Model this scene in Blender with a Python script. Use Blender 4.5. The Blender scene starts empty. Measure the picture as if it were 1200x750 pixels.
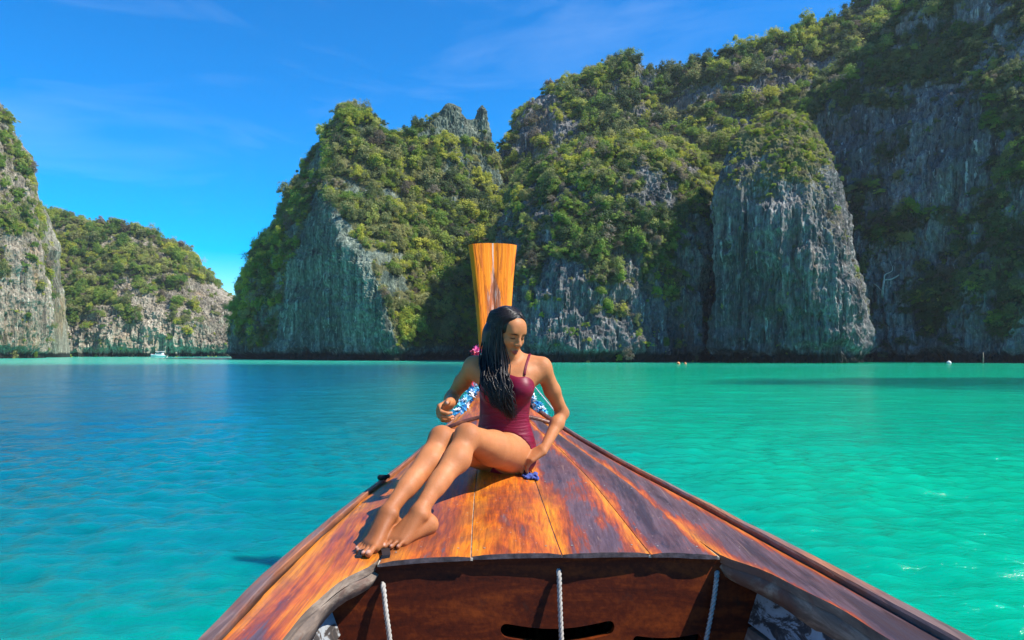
import bpy, bmesh, math, random
import numpy as np
from mathutils import Vector, Matrix
from mathutils.bvhtree import BVHTree

# ------------------------------------------------------------------ camera, sky, sun, exposure
scene = bpy.context.scene
C = scene.collection
random.seed(7)
rng = np.random.default_rng(11)
FPX, HX, HY = 870.0, 600.0, 413.0        # focal length and horizon measured on the 1200 x 750 photograph
WATER = -1.70                            # water level below the lens

cam_data = bpy.data.cameras.new('camera')
cam_data.sensor_width = 36.0
cam_data.lens = 36.0 * FPX / 1200.0
cam_data.shift_y = (HY - 375.0) / 1200.0
cam_data.clip_start = 0.05
cam_data.clip_end = 6000.0
cam = bpy.data.objects.new('camera', cam_data)
C.objects.link(cam)
cam.location = (0, 0, 0)
cam.rotation_euler = (math.radians(90), 0, 0)
scene.camera = cam

SUN = Vector((0.61, -0.12, 0.78)).normalized()      # towards the sun: right, slightly behind, high
elev = math.asin(SUN.z)
azim = math.atan2(SUN.x, SUN.y)

world = bpy.data.worlds.new('World')
scene.world = world
world.use_nodes = True
wn, wl = world.node_tree.nodes, world.node_tree.links
wn.clear()
sky = wn.new('ShaderNodeTexSky')
sky.sky_type = 'NISHITA'
sky.sun_disc = False
sky.sun_elevation = elev
sky.sun_rotation = azim
sky.altitude = 0
sky.air_density = 0.9
sky.dust_density = 0.0
sky.ozone_density = 4.0
tc = wn.new('ShaderNodeTexCoord')
mp = wn.new('ShaderNodeMapping')
mp.inputs['Scale'].default_value = (2.2, 2.2, 9.0)
mp.inputs['Rotation'].default_value = (0.25, 0.18, 0.3)
mp.inputs['Location'].default_value = (0.35, 0.2, 0.55)
nz = wn.new('ShaderNodeTexNoise')
nz.inputs['Scale'].default_value = 1.5
nz.inputs['Detail'].default_value = 7
nz.inputs['Roughness'].default_value = 0.55
nz.inputs['Distortion'].default_value = 0.6
rp = wn.new('ShaderNodeMapRange')
rp.inputs['From Min'].default_value = 0.50
rp.inputs['From Max'].default_value = 0.85
rp.inputs['To Max'].default_value = 0.12
mixc = wn.new('ShaderNodeMix')
mixc.data_type = 'RGBA'
mixc.inputs['B'].default_value = (6.5, 7.4, 8.6, 1)
hsv = wn.new('ShaderNodeHueSaturation')
hsv.inputs['Saturation'].default_value = 1.6
hsv.inputs['Value'].default_value = 1.0
gam = wn.new('ShaderNodeGamma')
gam.inputs['Gamma'].default_value = 1.17
bg = wn.new('ShaderNodeBackground')
bg.inputs['Strength'].default_value = 0.108
wo = wn.new('ShaderNodeOutputWorld')
wl.new(tc.outputs['Generated'], mp.inputs['Vector'])
wl.new(mp.outputs[0], nz.inputs['Vector'])
wl.new(nz.outputs['Fac'], rp.inputs['Value'])
wl.new(rp.outputs[0], mixc.inputs['Factor'])
wl.new(sky.outputs[0], gam.inputs['Color'])
wl.new(gam.outputs[0], hsv.inputs['Color'])
wl.new(hsv.outputs[0], mixc.inputs['A'])
wl.new(mixc.outputs['Result'], bg.inputs['Color'])
wl.new(bg.outputs[0], wo.inputs['Surface'])

sun_data = bpy.data.lights.new('sun', 'SUN')
sun_data.energy = 5.0
sun_data.angle = math.radians(0.5)
sun_data.color = (1.0, 0.95, 0.86)
sun = bpy.data.objects.new('sun', sun_data)
C.objects.link(sun)
sun.rotation_euler = (-SUN).to_track_quat('-Z', 'Y').to_euler()
sun.location = (60, -20, 80)

scene.view_settings.view_transform = 'Standard'
scene.view_settings.look = 'None'
scene.view_settings.gamma = 1.0
scene.view_settings.exposure = 0.78
scene.view_settings.use_curve_mapping = False

# ------------------------------------------------------------------ helpers
def P(px, py, d):
    return np.array([(px - HX) / FPX * d, d, (HY - py) / FPX * d])

def tag(o, label=None, cat=None, group=None, kind=None):
    if label: o['label'] = label
    if cat: o['category'] = cat
    if group: o['group'] = group
    if kind: o['kind'] = kind
    return o

def empty(name, loc=(0, 0, 0)):
    o = bpy.data.objects.new(name, None)
    o.empty_display_size = 0.1
    o.location = loc
    C.objects.link(o)
    return o

def np_mesh(name, verts, faces, smooth=True):
    """faces: (N,4) or (N,3) int array"""
    me = bpy.data.meshes.new(name)
    verts = np.asarray(verts, dtype=np.float32)
    faces = np.asarray(faces, dtype=np.int32)
    k = faces.shape[1]
    me.vertices.add(len(verts)); me.vertices.foreach_set('co', verts.ravel())
    me.loops.add(faces.size); me.loops.foreach_set('vertex_index', faces.ravel())
    me.polygons.add(len(faces))
    me.polygons.foreach_set('loop_start', np.arange(0, faces.size, k, dtype=np.int32))
    me.polygons.foreach_set('use_smooth', np.full(len(faces), smooth, dtype=bool))
    me.update(calc_edges=True)
    return me

def link(name, me, m=None, parent=None):
    o = bpy.data.objects.new(name, me)
    C.objects.link(o)
    if m is not None and me is not None and not me.materials: me.materials.append(m)
    if parent is not None:
        o.parent = parent
        o.matrix_parent_inverse = Matrix.Translation(-parent.location) if parent.parent is None else Matrix()
    return o

def bm_obj(name, bm, m, parent=None, smooth=False):
    me = bpy.data.meshes.new(name)
    bmesh.ops.recalc_face_normals(bm, faces=bm.faces[:])
    bm.to_mesh(me); bm.free()
    if smooth:
        me.polygons.foreach_set('use_smooth', np.full(len(me.polygons), True, dtype=bool))
    return link(name, me, m, parent)

def float_attr(me, name, arr):
    a = me.attributes.new(name, 'FLOAT', 'POINT')
    a.data.foreach_set('value', np.asarray(arr, dtype=np.float32).ravel())

def color_attr(me, name, arr):
    a = me.attributes.new(name, 'FLOAT_COLOR', 'POINT')
    a.data.foreach_set('color', np.asarray(arr, dtype=np.float32).ravel())

def grid_faces(nu, nv, wrap=False):
    u = np.arange(nu if wrap else nu - 1); v = np.arange(nv - 1)
    U, V = np.meshgrid(u, v, indexing='ij')
    U2 = (U + 1) % nu
    return np.stack([U * nv + V, U2 * nv + V, U2 * nv + V + 1, U * nv + V + 1], -1).reshape(-1, 4)

# value noise, vectorised
def _h(ix, iy, iz, seed):
    with np.errstate(over='ignore'):
        n = (ix.astype(np.uint32) * np.uint32(374761393) + iy.astype(np.uint32) * np.uint32(668265263)
             + iz.astype(np.uint32) * np.uint32(2147483647 - 61) + np.uint32(seed * 1442695041 & 0xffffffff))
        n = (n ^ (n >> np.uint32(13))) * np.uint32(1274126177)
        n = n ^ (n >> np.uint32(16))
        n = n * np.uint32(2246822519)
        n = n ^ (n >> np.uint32(15))
    return n.astype(np.float32) / np.float32(4294967295.0)

def noise(p, seed=0):
    p = np.asarray(p, dtype=np.float64)
    i = np.floor(p).astype(np.int64); f = (p - i)
    w = f * f * f * (f * (f * 6 - 15) + 10)
    x, y, z = i[..., 0], i[..., 1], i[..., 2]
    wx, wy, wz = w[..., 0], w[..., 1], w[..., 2]
    def g(a, b, c): return _h(x + a, y + b, z + c, seed)
    c00 = g(0,0,0)*(1-wx)+g(1,0,0)*wx; c10 = g(0,1,0)*(1-wx)+g(1,1,0)*wx
    c01 = g(0,0,1)*(1-wx)+g(1,0,1)*wx; c11 = g(0,1,1)*(1-wx)+g(1,1,1)*wx
    return ((c00*(1-wy)+c10*wy)*(1-wz)+(c01*(1-wy)+c11*wy)*wz) * 2 - 1

def fbm(p, octv=4, seed=0, gain=0.5):
    p = np.asarray(p, dtype=np.float64)
    a, s, t = 1.0, 0.0, 0.0
    for k in range(octv):
        s = s + a * noise(p * 2.03 ** k + 17.3 * k, seed + k); t += a; a *= gain
    return s / t

def sstep(a, b, x):
    t = np.clip((x - a) / (b - a), 0, 1)
    return t * t * (3 - 2 * t)

def curve1(xs, ys):
    """smooth interpolant through knots"""
    xs = np.array(xs, float); ys = np.array(ys, float)
    m = np.gradient(ys, xs)
    def f(x):
        x = np.clip(np.asarray(x, float), xs[0], xs[-1])
        i = np.clip(np.searchsorted(xs, x, side='right') - 1, 0, len(xs) - 2)
        h = xs[i + 1] - xs[i]; t = (x - xs[i]) / h
        return ((2*t**3-3*t**2+1)*ys[i] + (t**3-2*t**2+t)*h*m[i] + (-2*t**3+3*t**2)*ys[i+1] + (t**3-t**2)*h*m[i+1])
    return f

def tube_mesh(name, paths, radii, sides=6, smooth=True):
    """paths: list of (n,3); radii: list of scalars or arrays"""
    V, F, off = [], [], 0
    for pth, r in zip(paths, radii):
        pth = np.asarray(pth, float); n = len(pth)
        r = np.broadcast_to(np.asarray(r, float), (n,))
        t = np.gradient(pth, axis=0); t /= np.linalg.norm(t, axis=1, keepdims=True) + 1e-12
        ref = np.array([0, 0, 1.0]) if abs(t[0, 2]) < 0.9 else np.array([1.0, 0, 0])
        a = np.cross(t, ref); a /= np.linalg.norm(a, axis=1, keepdims=True) + 1e-12
        b = np.cross(t, a)
        th = np.linspace(0, 2*np.pi, sides, endpoint=False)
        ring = pth[:, None] + r[:, None, None] * (np.cos(th)[None, :, None]*a[:, None] + np.sin(th)[None, :, None]*b[:, None])
        V.append(ring.reshape(-1, 3))
        for i in range(n - 1):
            for k in range(sides):
                k2 = (k + 1) % sides
                F.append((off+i*sides+k, off+i*sides+k2, off+(i+1)*sides+k2, off+(i+1)*sides+k))
        # end caps as degenerate-free fans through a centre vertex
        c0, c1 = off + n*sides, off + n*sides + 1
        V.append(np.array([pth[0], pth[-1]]))
        for k in range(0, sides, 2):
            k2, k3 = (k + 1) % sides, (k + 2) % sides
            F.append((c0, off+k3, off+k2, off+k)); b0 = off+(n-1)*sides
            F.append((c1, b0+k, b0+k2, b0+k3))
        off += n*sides + 2
    return np_mesh(name, np.concatenate(V), np.array(F), smooth)

def catmull(pts, n):
    pts = np.asarray(pts, float); m = len(pts)
    t = np.linspace(0, m - 1, n); i = np.clip(t.astype(int), 0, m - 2); f = (t - i)[:, None]
    p1, p2 = pts[i], pts[i + 1]
    p0 = np.where((i > 0)[:, None], pts[np.maximum(i - 1, 0)], 2*p1 - p2)
    p3 = np.where((i < m - 2)[:, None], pts[np.minimum(i + 2, m - 1)], 2*p2 - p1)
    return 0.5*((2*p1) + (-p0+p2)*f + (2*p0-5*p1+4*p2-p3)*f**2 + (-p0+3*p1-3*p2+p3)*f**3)

# ------------------------------------------------------------------ node-material helper
class Mat:
    def __init__(s, name):
        s.m = bpy.data.materials.new(name); s.m.use_nodes = True
        s.n, s.l = s.m.node_tree.nodes, s.m.node_tree.links
        s.bsdf = s.n['Principled BSDF']; s.out = s.n['Material Output']
        s._tc = None
    def tc(s, out='Object'):
        if s._tc is None: s._tc = s.n.new('ShaderNodeTexCoord')
        return s._tc.outputs[out]
    def mapping(s, vec, scale=(1,1,1), rot=(0,0,0), loc=(0,0,0)):
        n = s.n.new('ShaderNodeMapping'); s.l.new(vec, n.inputs[0])
        n.inputs['Scale'].default_value = scale; n.inputs['Rotation'].default_value = rot; n.inputs['Location'].default_value = loc
        return n.outputs[0]
    def noise(s, vec, scale=5, detail=4, rough=0.5, dist=0.0):
        n = s.n.new('ShaderNodeTexNoise'); s.l.new(vec, n.inputs['Vector'])
        n.inputs['Scale'].default_value = scale; n.inputs['Detail'].default_value = detail
        n.inputs['Roughness'].default_value = rough; n.inputs['Distortion'].default_value = dist
        return n.outputs['Fac']
    def voro(s, vec, scale=5, feature='F1', out='Distance'):
        n = s.n.new('ShaderNodeTexVoronoi'); n.feature = feature; s.l.new(vec, n.inputs['Vector'])
        n.inputs['Scale'].default_value = scale
        return n.outputs[out]
    def ramp(s, fac, stops, interp='LINEAR'):
        n = s.n.new('ShaderNodeValToRGB'); s.l.new(fac, n.inputs[0]); r = n.color_ramp; r.interpolation = interp
        while len(r.elements) > 1: r.elements.remove(r.elements[-1])
        for i, (p, c) in enumerate(stops):
            e = r.elements[0] if i == 0 else r.elements.new(p)
            e.position = p; e.color = (c[0], c[1], c[2], 1) if hasattr(c, '__len__') else (c, c, c, 1)
        return n.outputs[0]
    def mix(s, fac, a, b, blend='MIX'):
        n = s.n.new('ShaderNodeMix'); n.data_type = 'RGBA'; n.blend_type = blend
        for k, v in (('Factor', fac), ('A', a), ('B', b)):
            if hasattr(v, 'links') or isinstance(v, bpy.types.NodeSocket): s.l.new(v, n.inputs[k])
            elif k == 'Factor': n.inputs[k].default_value = v
            else: n.inputs[k].default_value = (v[0], v[1], v[2], 1)
        return n.outputs['Result']
    def math(s, op, a, b=0.0, c=None, clamp=False):
        n = s.n.new('ShaderNodeMath'); n.operation = op; n.use_clamp = clamp
        for k, v in ((0, a), (1, b), (2, c)):
            if v is None: continue
            if isinstance(v, bpy.types.NodeSocket): s.l.new(v, n.inputs[k])
            else: n.inputs[k].default_value = v
        return n.outputs[0]
    def rng(s, v, a, b, c=0.0, d=1.0):
        n = s.n.new('ShaderNodeMapRange'); s.l.new(v, n.inputs[0])
        n.inputs[1].default_value = a; n.inputs[2].default_value = b; n.inputs[3].default_value = c; n.inputs[4].default_value = d
        return n.outputs[0]
    def attr(s, name, out='Fac'):
        n = s.n.new('ShaderNodeAttribute'); n.attribute_name = name
        return n.outputs[out]
    def sep(s, vec):
        n = s.n.new('ShaderNodeSeparateXYZ'); s.l.new(vec, n.inputs[0]); return n.outputs
    def rand(s):
        return s.n.new('ShaderNodeObjectInfo').outputs['Random']
    def bump(s, h, strength=0.3, dist=0.01, normal=None):
        n = s.n.new('ShaderNodeBump'); s.l.new(h, n.inputs['Height'])
        n.inputs['Strength'].default_value = strength; n.inputs['Distance'].default_value = dist
        if normal is not None: s.l.new(normal, n.inputs['Normal'])
        return n.outputs[0]
    def set(s, **kw):
        names = dict(color='Base Color', rough='Roughness', normal='Normal', spec='Specular IOR Level', metal='Metallic', ior='IOR', coat='Coat Weight', coat_rough='Coat Roughness', sheen='Sheen Weight', sss='Subsurface Weight')
        for k, v in kw.items():
            i = s.bsdf.inputs[names[k]]
            if isinstance(v, bpy.types.NodeSocket): s.l.new(v, i)
            elif k == 'color': i.default_value = (v[0], v[1], v[2], 1)
            else: i.default_value = v
        return s
# ------------------------------------------------------------------ water
def build_water():
    def axis(lo, hi, c, d0, fine, growth):
        out = [c]; x, d = c, d0
        while x < hi:
            x += d; out.append(x)
            if x - c > fine: d *= growth
        neg = []; x, d = c, d0
        while x > lo:
            x -= d; neg.append(x)
            if c - x > fine: d *= growth
        return np.array(neg[::-1] + out)
    xs = axis(-1600, 1600, 0.0, 0.075, 7.0, 1.022)
    ys = axis(-300, 1800, 6.0, 0.075, 6.0, 1.022)
    X, Y = np.meshgrid(xs, ys, indexing='ij')
    Z = np.zeros_like(X)
    sx = np.gradient(xs)[:, None]; sy = np.gradient(ys)[None, :]
    sp = np.maximum(sx, sy) + 0 * X
    r = np.random.default_rng(3)
    for k in range(46):
        lam = 0.22 * (22 ** r.random())
        th = math.radians(-75) + r.normal(0, 0.55)
        kx, ky = math.cos(th) * 2*np.pi/lam, math.sin(th) * 2*np.pi/lam
        amp = 0.0088 * lam ** 0.7 * (0.6 + 0.8*r.random()) * (1 if lam < 0.9 else 0.32)
        fade = sstep(0.5, 0.22, sp / lam)
        ph = kx*X + ky*Y + r.random()*6.28 + 0.8*np.sin(0.35*X + r.random()*6) + 0.8*np.sin(0.4*Y + r.random()*6)
        s = np.sin(ph)
        Z += amp * fade * (s + 0.25*np.cos(2*ph))
    gust = 0.75 + 0.35*fbm(np.stack([X/9, Y/9, 0*X], -1), 3, 5)
    Z *= gust
    V = np.stack([X, Y, Z + WATER], -1).reshape(-1, 3)
    me = np_mesh('water', V, grid_faces(len(xs), len(ys)))
    m = Mat('sea_water')
    pos = m.tc('Object')
    sx, sy, sz = m.sep(pos)[:3]
    # colour of the sea: pale sand shallows at the far shore, deep basin plus painted sky reflection on the left, a dark patch on the right
    big = m.noise(m.mapping(pos, (0.022, 0.03, 1)), 1.0, 3, 0.5, 0.4)
    depth = m.math('ADD', m.rng(sx, 3.5, -10.0), m.math('MULTIPLY', m.math('SUBTRACT', big, 0.5), 0.9), clamp=True)
    depth = m.math('MULTIPLY', depth, m.rng(sy, -2.0, 7.0))
    depth = m.math('MULTIPLY', depth, m.rng(sy, 190.0, 90.0))
    col = m.ramp(depth, [(0.0, (0.000, 0.325, 0.178)), (0.45, (0.0, 0.17, 0.17)), (1.0, (0.0, 0.105, 0.165))])
    shallow = m.math('MULTIPLY', m.rng(sy, 75.0, 150.0), m.rng(big, 0.40, 0.55))
    col = m.mix(shallow, col, (0.05, 0.50, 0.36))
    col = m.mix(m.math('MULTIPLY', m.rng(sy, 95.0, 140.0), m.rng(sx, -20.0, -55.0)), col, (0.06, 0.56, 0.42))
    # dark oval patch with a ragged edge
    rx = m.math('DIVIDE', m.math('SUBTRACT', sx, 34.0), 26.0); ry = m.math('DIVIDE', m.math('SUBTRACT', sy, 42.0), 10.0)
    rr = m.math('ADD', m.math('ADD', m.math('POWER', rx, 2.0), m.math('POWER', ry, 2.0)), m.math('MULTIPLY', m.math('SUBTRACT', m.noise(pos, 0.12, 5, 0.6), 0.5), 1.6))
    col = m.mix(m.rng(rr, 1.0, 0.35, 0, 0.8), col, (0.0, 0.085, 0.075))
    # chop too fine for the mesh
    n1 = m.noise(m.mapping(pos, (1.0, 2.1, 1)), 4.6, 5, 0.62, 0.0)
    n2 = m.noise(m.mapping(pos, (1.0, 1.8, 1), (0, 0, 0.5)), 0.55, 4, 0.5, 0.0)
    b = m.bump(n2, 1.0, 0.11)
    b = m.bump(n1, 1.0, 0.033, b)
    m.set(color=col, rough=0.13, ior=1.33, normal=b, spec=0.5, sss=1.0)
    m.bsdf.inputs['Subsurface Radius'].default_value = (0.25, 1.0, 0.8); m.bsdf.inputs['Subsurface Scale'].default_value = 0.9
    o = link('water', me, m.m)
    tag(o, 'turquoise lagoon water with small wind ripples', 'water', kind='structure')
build_water()

# ------------------------------------------------------------------ limestone cliffs
def rock_material(name, dark, mid, pale, tan, tan_amt=0.35, veg_col=(0.115, 0.115, 0.045), streak=1.0):
    m = Mat(name)
    pos = m.tc('Object')
    big = m.noise(m.mapping(pos, (0.05, 0.05, 0.035)), 1.0, 5, 0.55, 0.3)
    st = m.noise(m.mapping(pos, (0.55, 0.55, 0.045)), 1.0, 6, 0.6, 0.35)
    st2 = m.noise(m.mapping(pos, (1.8, 1.8, 0.12)), 1.0, 5, 0.65, 0.3)
    st3 = m.noise(m.mapping(pos, (4.5, 4.5, 0.5)), 1.0, 4, 0.65, 0.2)
    f = m.math('ADD', m.math('MULTIPLY', st, 0.40), m.math('ADD', m.math('MULTIPLY', st2, 0.35), m.math('MULTIPLY', st3, 0.30)))
    f = m.math('ADD', m.math('MULTIPLY', f, 0.75), m.math('MULTIPLY', big, 0.25))
    col = m.ramp(f, [(0.445, dark), (0.525, mid), (0.60, pale), (0.68, [min(1, c*1.35) for c in pale])])
    tn = m.noise(m.mapping(pos, (0.11, 0.11, 0.05), loc=(5, 9, 2)), 1.0, 4, 0.6, 0.8)
    col = m.mix(m.rng(tn, 0.54, 0.68, 0, tan_amt), col, tan)
    fine = m.noise(pos, 1.4, 6, 0.7)
    col = m.mix(m.rng(fine, 0.35, 0.62, 0.6, 0.0), col, dark)
    # black seepage streaks and pale calcite runs
    sk = m.noise(m.mapping(pos, (0.9, 0.9, 0.02), loc=(3, 1, 4)), 1.0, 5, 0.6, 0.25)
    col = m.mix(m.rng(sk, 0.56, 0.66, 0, 0.75), col, (0.018, 0.019, 0.02))
    sk2 = m.noise(m.mapping(pos, (1.3, 1.3, 0.035), loc=(13, 7, 2)), 1.0, 5, 0.65, 0.3)
    col = m.mix(m.rng(sk2, 0.60, 0.68, 0, 0.6), col, [min(1, c*1.7) for c in pale])
    veg = m.attr('veg')
    vn = m.noise(pos, 0.5, 6, 0.7)
    vcol = m.ramp(vn, [(0.3, [c*0.5 for c in veg_col]), (0.55, veg_col), (0.75, [veg_col[0]*1.9, veg_col[1]*1.6, veg_col[2]*1.6])])
    vf = m.math('ADD', veg, m.math('MULTIPLY', m.math('SUBTRACT', fine, 0.5), 1.2))
    col = m.mix(m.rng(vf, 0.35, 0.65), col, vcol)
    # tidal notch: wet, algae-dark rock just above the water
    z = m.sep(pos)[2]
    zz = m.math('ADD', z, m.math('MULTIPLY', m.math('SUBTRACT', st, 0.2), 2.2))
    col = m.mix(m.rng(zz, 0.9, 0.2), col, (0.018, 0.02, 0.016))
    h = m.math('ADD', m.math('MULTIPLY', st2, 0.7), m.math('MULTIPLY', fine, 0.5))
    m.set(color=col, rough=0.92, spec=0.15, normal=m.bump(h, 0.9, 0.6))
    return m.m

CLIFFS = {}
def cliff(key, cols, nu, nv, mat, label, veg_fn, amp=(3.0, 1.5, 0.8), seed=0, back=(14, 30), vegscale=1.0):
    """cols: columns left to right, each a list of (px, py, depth) from the waterline to the crest"""
    cols = [list(c) for c in cols]
    nrow = len(cols[0]); DROP = dict(A=16, C=11, R=15, B=6).get(key, 0); SHIFT = dict(A=-15).get(key, 0)      # room for displacement and trees on the crest
    pts = np.array([[P(q[0] + SHIFT, q[1] + DROP*(k/(nrow-1))**2, q[2]) for k, q in enumerate(c)] for c in cols])
    pts[:, 0, 2] = WATER - 1.2
    # roll over the crest and down the far side, so that the cliff is a closed mass
    crest = pts[:, -1]
    b1 = crest + np.array([0, back[0], -1.0]); b1[:, 2] = crest[:, 2] - 0.10*np.abs(crest[:, 2])
    b2 = crest + np.array([0, back[1], 0]);   b2[:, 2] = crest[:, 2] * 0.45
    b3 = crest + np.array([0, back[1] + 8, 0]); b3[:, 2] = WATER - 2
    pts = np.concatenate([pts, b1[:, None], b2[:, None], b3[:, None]], 1)
    nr = pts.shape[1]
    nvt = int(nv * nr / (nr - 3) * 0.82)
    # denser rows on the front
    A = np.stack([catmull(pts[c], 400) for c in range(len(cols))])   # (nc,400,3)
    tv = np.concatenate([np.linspace(0, (nr-4)/(nr-1), nv, endpoint=False), np.linspace((nr-4)/(nr-1), 1, nvt - nv if nvt - nv > 24 else 24)])
    ii = tv * 399; i0 = np.clip(ii.astype(int), 0, 398); ff = (ii - i0)[None, :, None]
    A = A[:, i0]*(1-ff) + A[:, i0+1]*ff
    NV = A.shape[1]
    G = np.stack([catmull(A[:, v], nu) for v in range(NV)], 1)       # (nu,NV,3)
    du = np.gradient(G, axis=0); dv = np.gradient(G, axis=1)
    n = np.cross(du, dv); n /= np.linalg.norm(n, axis=-1, keepdims=True) + 1e-9
    steep = 1 - np.clip(n[..., 2], 0, 1)
    S = seed * 31.7
    q = G + S
    low = fbm(q / np.array([22, 22, 26]), 4, seed)
    flute = 1 - 2*np.abs(fbm(q / np.array([6.0, 6.0, 34]), 4, seed + 20))
    flute2 = 1 - 2*np.abs(fbm(q / np.array([2.1, 2.1, 10]), 3, seed + 30))
    blocks = fbm(q / np.array([5.0, 5.0, 4.0]), 5, seed + 40, 0.6)
    crag = 1 - 2*np.abs(fbm(q / np.array([0.9, 0.9, 3.2]), 3, seed + 80, 0.65))
    ledge = fbm(q / np.array([14, 14, 3.2]), 3, seed + 50)
    d = amp[0]*low + steep*(amp[1]*(flute - 0.4) + amp[2]*(flute2 - 0.4) + 0.9*amp[2]*ledge) + 1.3*amp[2]*blocks + steep*1.0*amp[2]*(crag - 0.4)
    # tidal notch
    zz = G[..., 2] - WATER
    d = d - 1.6*sstep(2.6, 0.9, zz + 0.8*noise(q/3.0, seed+60) + 1.5*noise(q/11.0, seed+61))
    d = d * sstep(NV - 2, NV - 10, np.arange(NV))[None, :]
    G2 = G + n * d[..., None]
    du = np.gradient(G2, axis=0); dv = np.gradient(G2, axis=1)
    n2 = np.cross(du, dv); n2 /= np.linalg.norm(n2, axis=-1, keepdims=True) + 1e-9
    px = HX + FPX*G2[..., 0]/G2[..., 1]; py = HY - FPX*G2[..., 2]/G2[..., 1]
    patch = fbm(q / np.array([8, 8, 7]), 5, seed + 70, 0.7)
    veg = veg_fn(px, py, 0.6*n[..., 2] + 0.4*n2[..., 2], patch, zz)
    veg = np.clip(veg, 0, 1) * sstep(1.5, 4.0, zz)
    faces = grid_faces(nu, NV)
    me = np_mesh('limestone_cliff', G2.reshape(-1, 3), faces, False)
    float_attr(me, 'veg', veg)
    o = link('limestone_cliff', me, mat)
    tag(o, label, 'cliff', kind='structure')
    CLIFFS[key] = dict(o=o, V=G2.reshape(-1, 3), F=faces, N=n2.reshape(-1, 3), veg=veg.reshape(-1), N0=n.reshape(-1, 3))
    return o

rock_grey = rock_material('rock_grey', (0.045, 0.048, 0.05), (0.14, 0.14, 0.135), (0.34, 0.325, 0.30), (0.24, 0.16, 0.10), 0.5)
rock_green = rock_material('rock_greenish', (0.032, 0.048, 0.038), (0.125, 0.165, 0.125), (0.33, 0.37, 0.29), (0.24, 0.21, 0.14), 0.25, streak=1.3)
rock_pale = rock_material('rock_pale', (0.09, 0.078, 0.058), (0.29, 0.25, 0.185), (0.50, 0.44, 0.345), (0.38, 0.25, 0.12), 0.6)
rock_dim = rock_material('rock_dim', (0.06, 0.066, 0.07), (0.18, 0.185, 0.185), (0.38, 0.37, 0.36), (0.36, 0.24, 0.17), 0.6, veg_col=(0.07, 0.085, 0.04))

def blend_cols(base, top, n, ybase, ytop, curve=1.0):
    """straight column between two (px,py,Y) ends"""
    out = []
    for k in range(n):
        t = k/(n-1); tt = t**curve
        out.append((base[0]+(top[0]-base[0])*t, base[1]+(top[1]-base[1])*t, base[2]+(top[2]-base[2])*tt))
    return out

# A: left cliff at the frame's edge
A_cols = [
 [(-900,417,150),(-900,350,152),(-890,270,154),(-880,190,157),(-870,120,160),(-860,60,166),(-850,20,174)],
 [(-460,417,175),(-460,350,177),(-460,270,179),(-455,190,182),(-450,120,186),(-440,60,192),(-430,10,200)],
 [(-190,417,190),(-190,350,192),(-190,270,194),(-188,190,197),(-185,120,200),(-180,60,206),(-175,10,214)],
 [(-60,417,200),(-60,355,201),(-60,285,203),(-59,215,206),(-56,150,210),(-50,100,214),(-42,55,220)],
 [(0,418,208),(0,365,209),(0,305,211),(-2,245,213),(-4,190,216),(-6,150,219),(-8,106,222)],
 [(38,418,216),(39,372,217),(37,322,218),(31,262,220),(23,210,222),(13,165,223),(3,122,225)],
 [(68,418,228),(68,376,228),(61,322,228),(53,262,229),(45,210,230),(33,170,231),(14,132,232)],
 [(73,417,255),(73,376,255),(66,322,254),(57,264,252),(48,212,250),(36,174,248),(17,136,245)]]
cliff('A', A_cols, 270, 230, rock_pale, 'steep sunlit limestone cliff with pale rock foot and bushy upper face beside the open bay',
      lambda px, py, nz, pa, zz: np.clip(0.24 + 1.0*nz + 1.5*pa - 1.0*sstep(300, 400, py), 0, 1), (2.6, 1.6, 0.8), 1)

# B: far ridge closing the bay
B_top = [(20,236),(58,247),(110,257),(165,267),(203,286),(233,320),(256,338),(271,351),(275,380)]
B_bot = [(20,417,286),(58,417.3,288),(110,417.6,290),(160,418,292),(205,418,294),(240,418,296),(262,418,300),(268,418,306),(272,417,325)]
B_cols = [blend_cols(b, (t[0], t[1], 345 - 4*i), 6, 0, 0, 2.0) for i, (b, t) in enumerate(zip(B_bot, B_top))]
cliff('B', B_cols, 250, 150, rock_pale, 'distant wooded limestone ridge with pale rock foot closing the end of the bay',
      lambda px, py, nz, pa, zz: np.clip(0.50 + 0.6*nz + 1.8*pa - 0.95*sstep(310, 410, py + 0.35*(px - 150)), 0, 1), (4.0, 2.2, 1.2), 2, back=(25, 60))

# C: middle headland with the overhanging green-grey face
C_cols = [
 [(300,419,245),(305,370,244),(320,305,240),(350,262,236),(365,215,230),(392,165,224),(412,124,216)],
 [(269,419,205),(276,370,204),(298,308,202),(330,265,200),(350,215,199),(380,163,198),(406,123,198)],
 [(314,420,176),(318,385,177),(330,330,179),(350,275,182),(370,218,188),(392,165,192),(412,122,197)],
 [(392,421,162),(392,388,162.5),(391,340,163.5),(388,288,166),(384,238,172),(404,175,186),(425,121,197)],
 [(468,422,149),(466,398,149.5),(452,350,152),(434,302,157),(414,262,166),(424,192,184),(442,136,197)],
 [(508,420,160),(506,395,162),(496,340,167),(482,285,174),(470,232,181),(466,182,189),(464,147,199)],
 [(548,420,166),(546,395,169),(540,340,175),(530,282,181),(520,226,187),(510,170,193),(500,136,200)],
 [(590,420,170),(588,395,173),(584,340,179),(572,282,186),(556,226,192),(540,168,197),(528,109,202)],
 [(622,420,175),(620,395,178),(612,340,184),(598,285,191),(580,234,196),(562,180,200),(551,127,205)],
 [(650,420,182),(648,395,185),(638,340,190),(618,285,196),(594,240,200),(576,180,203),(567,111,207)],
 [(690,420,190),(684,395,192),(670,340,196),(640,290,202),(606,250,206),(586,205,209),(580,160,211)]]
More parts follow.
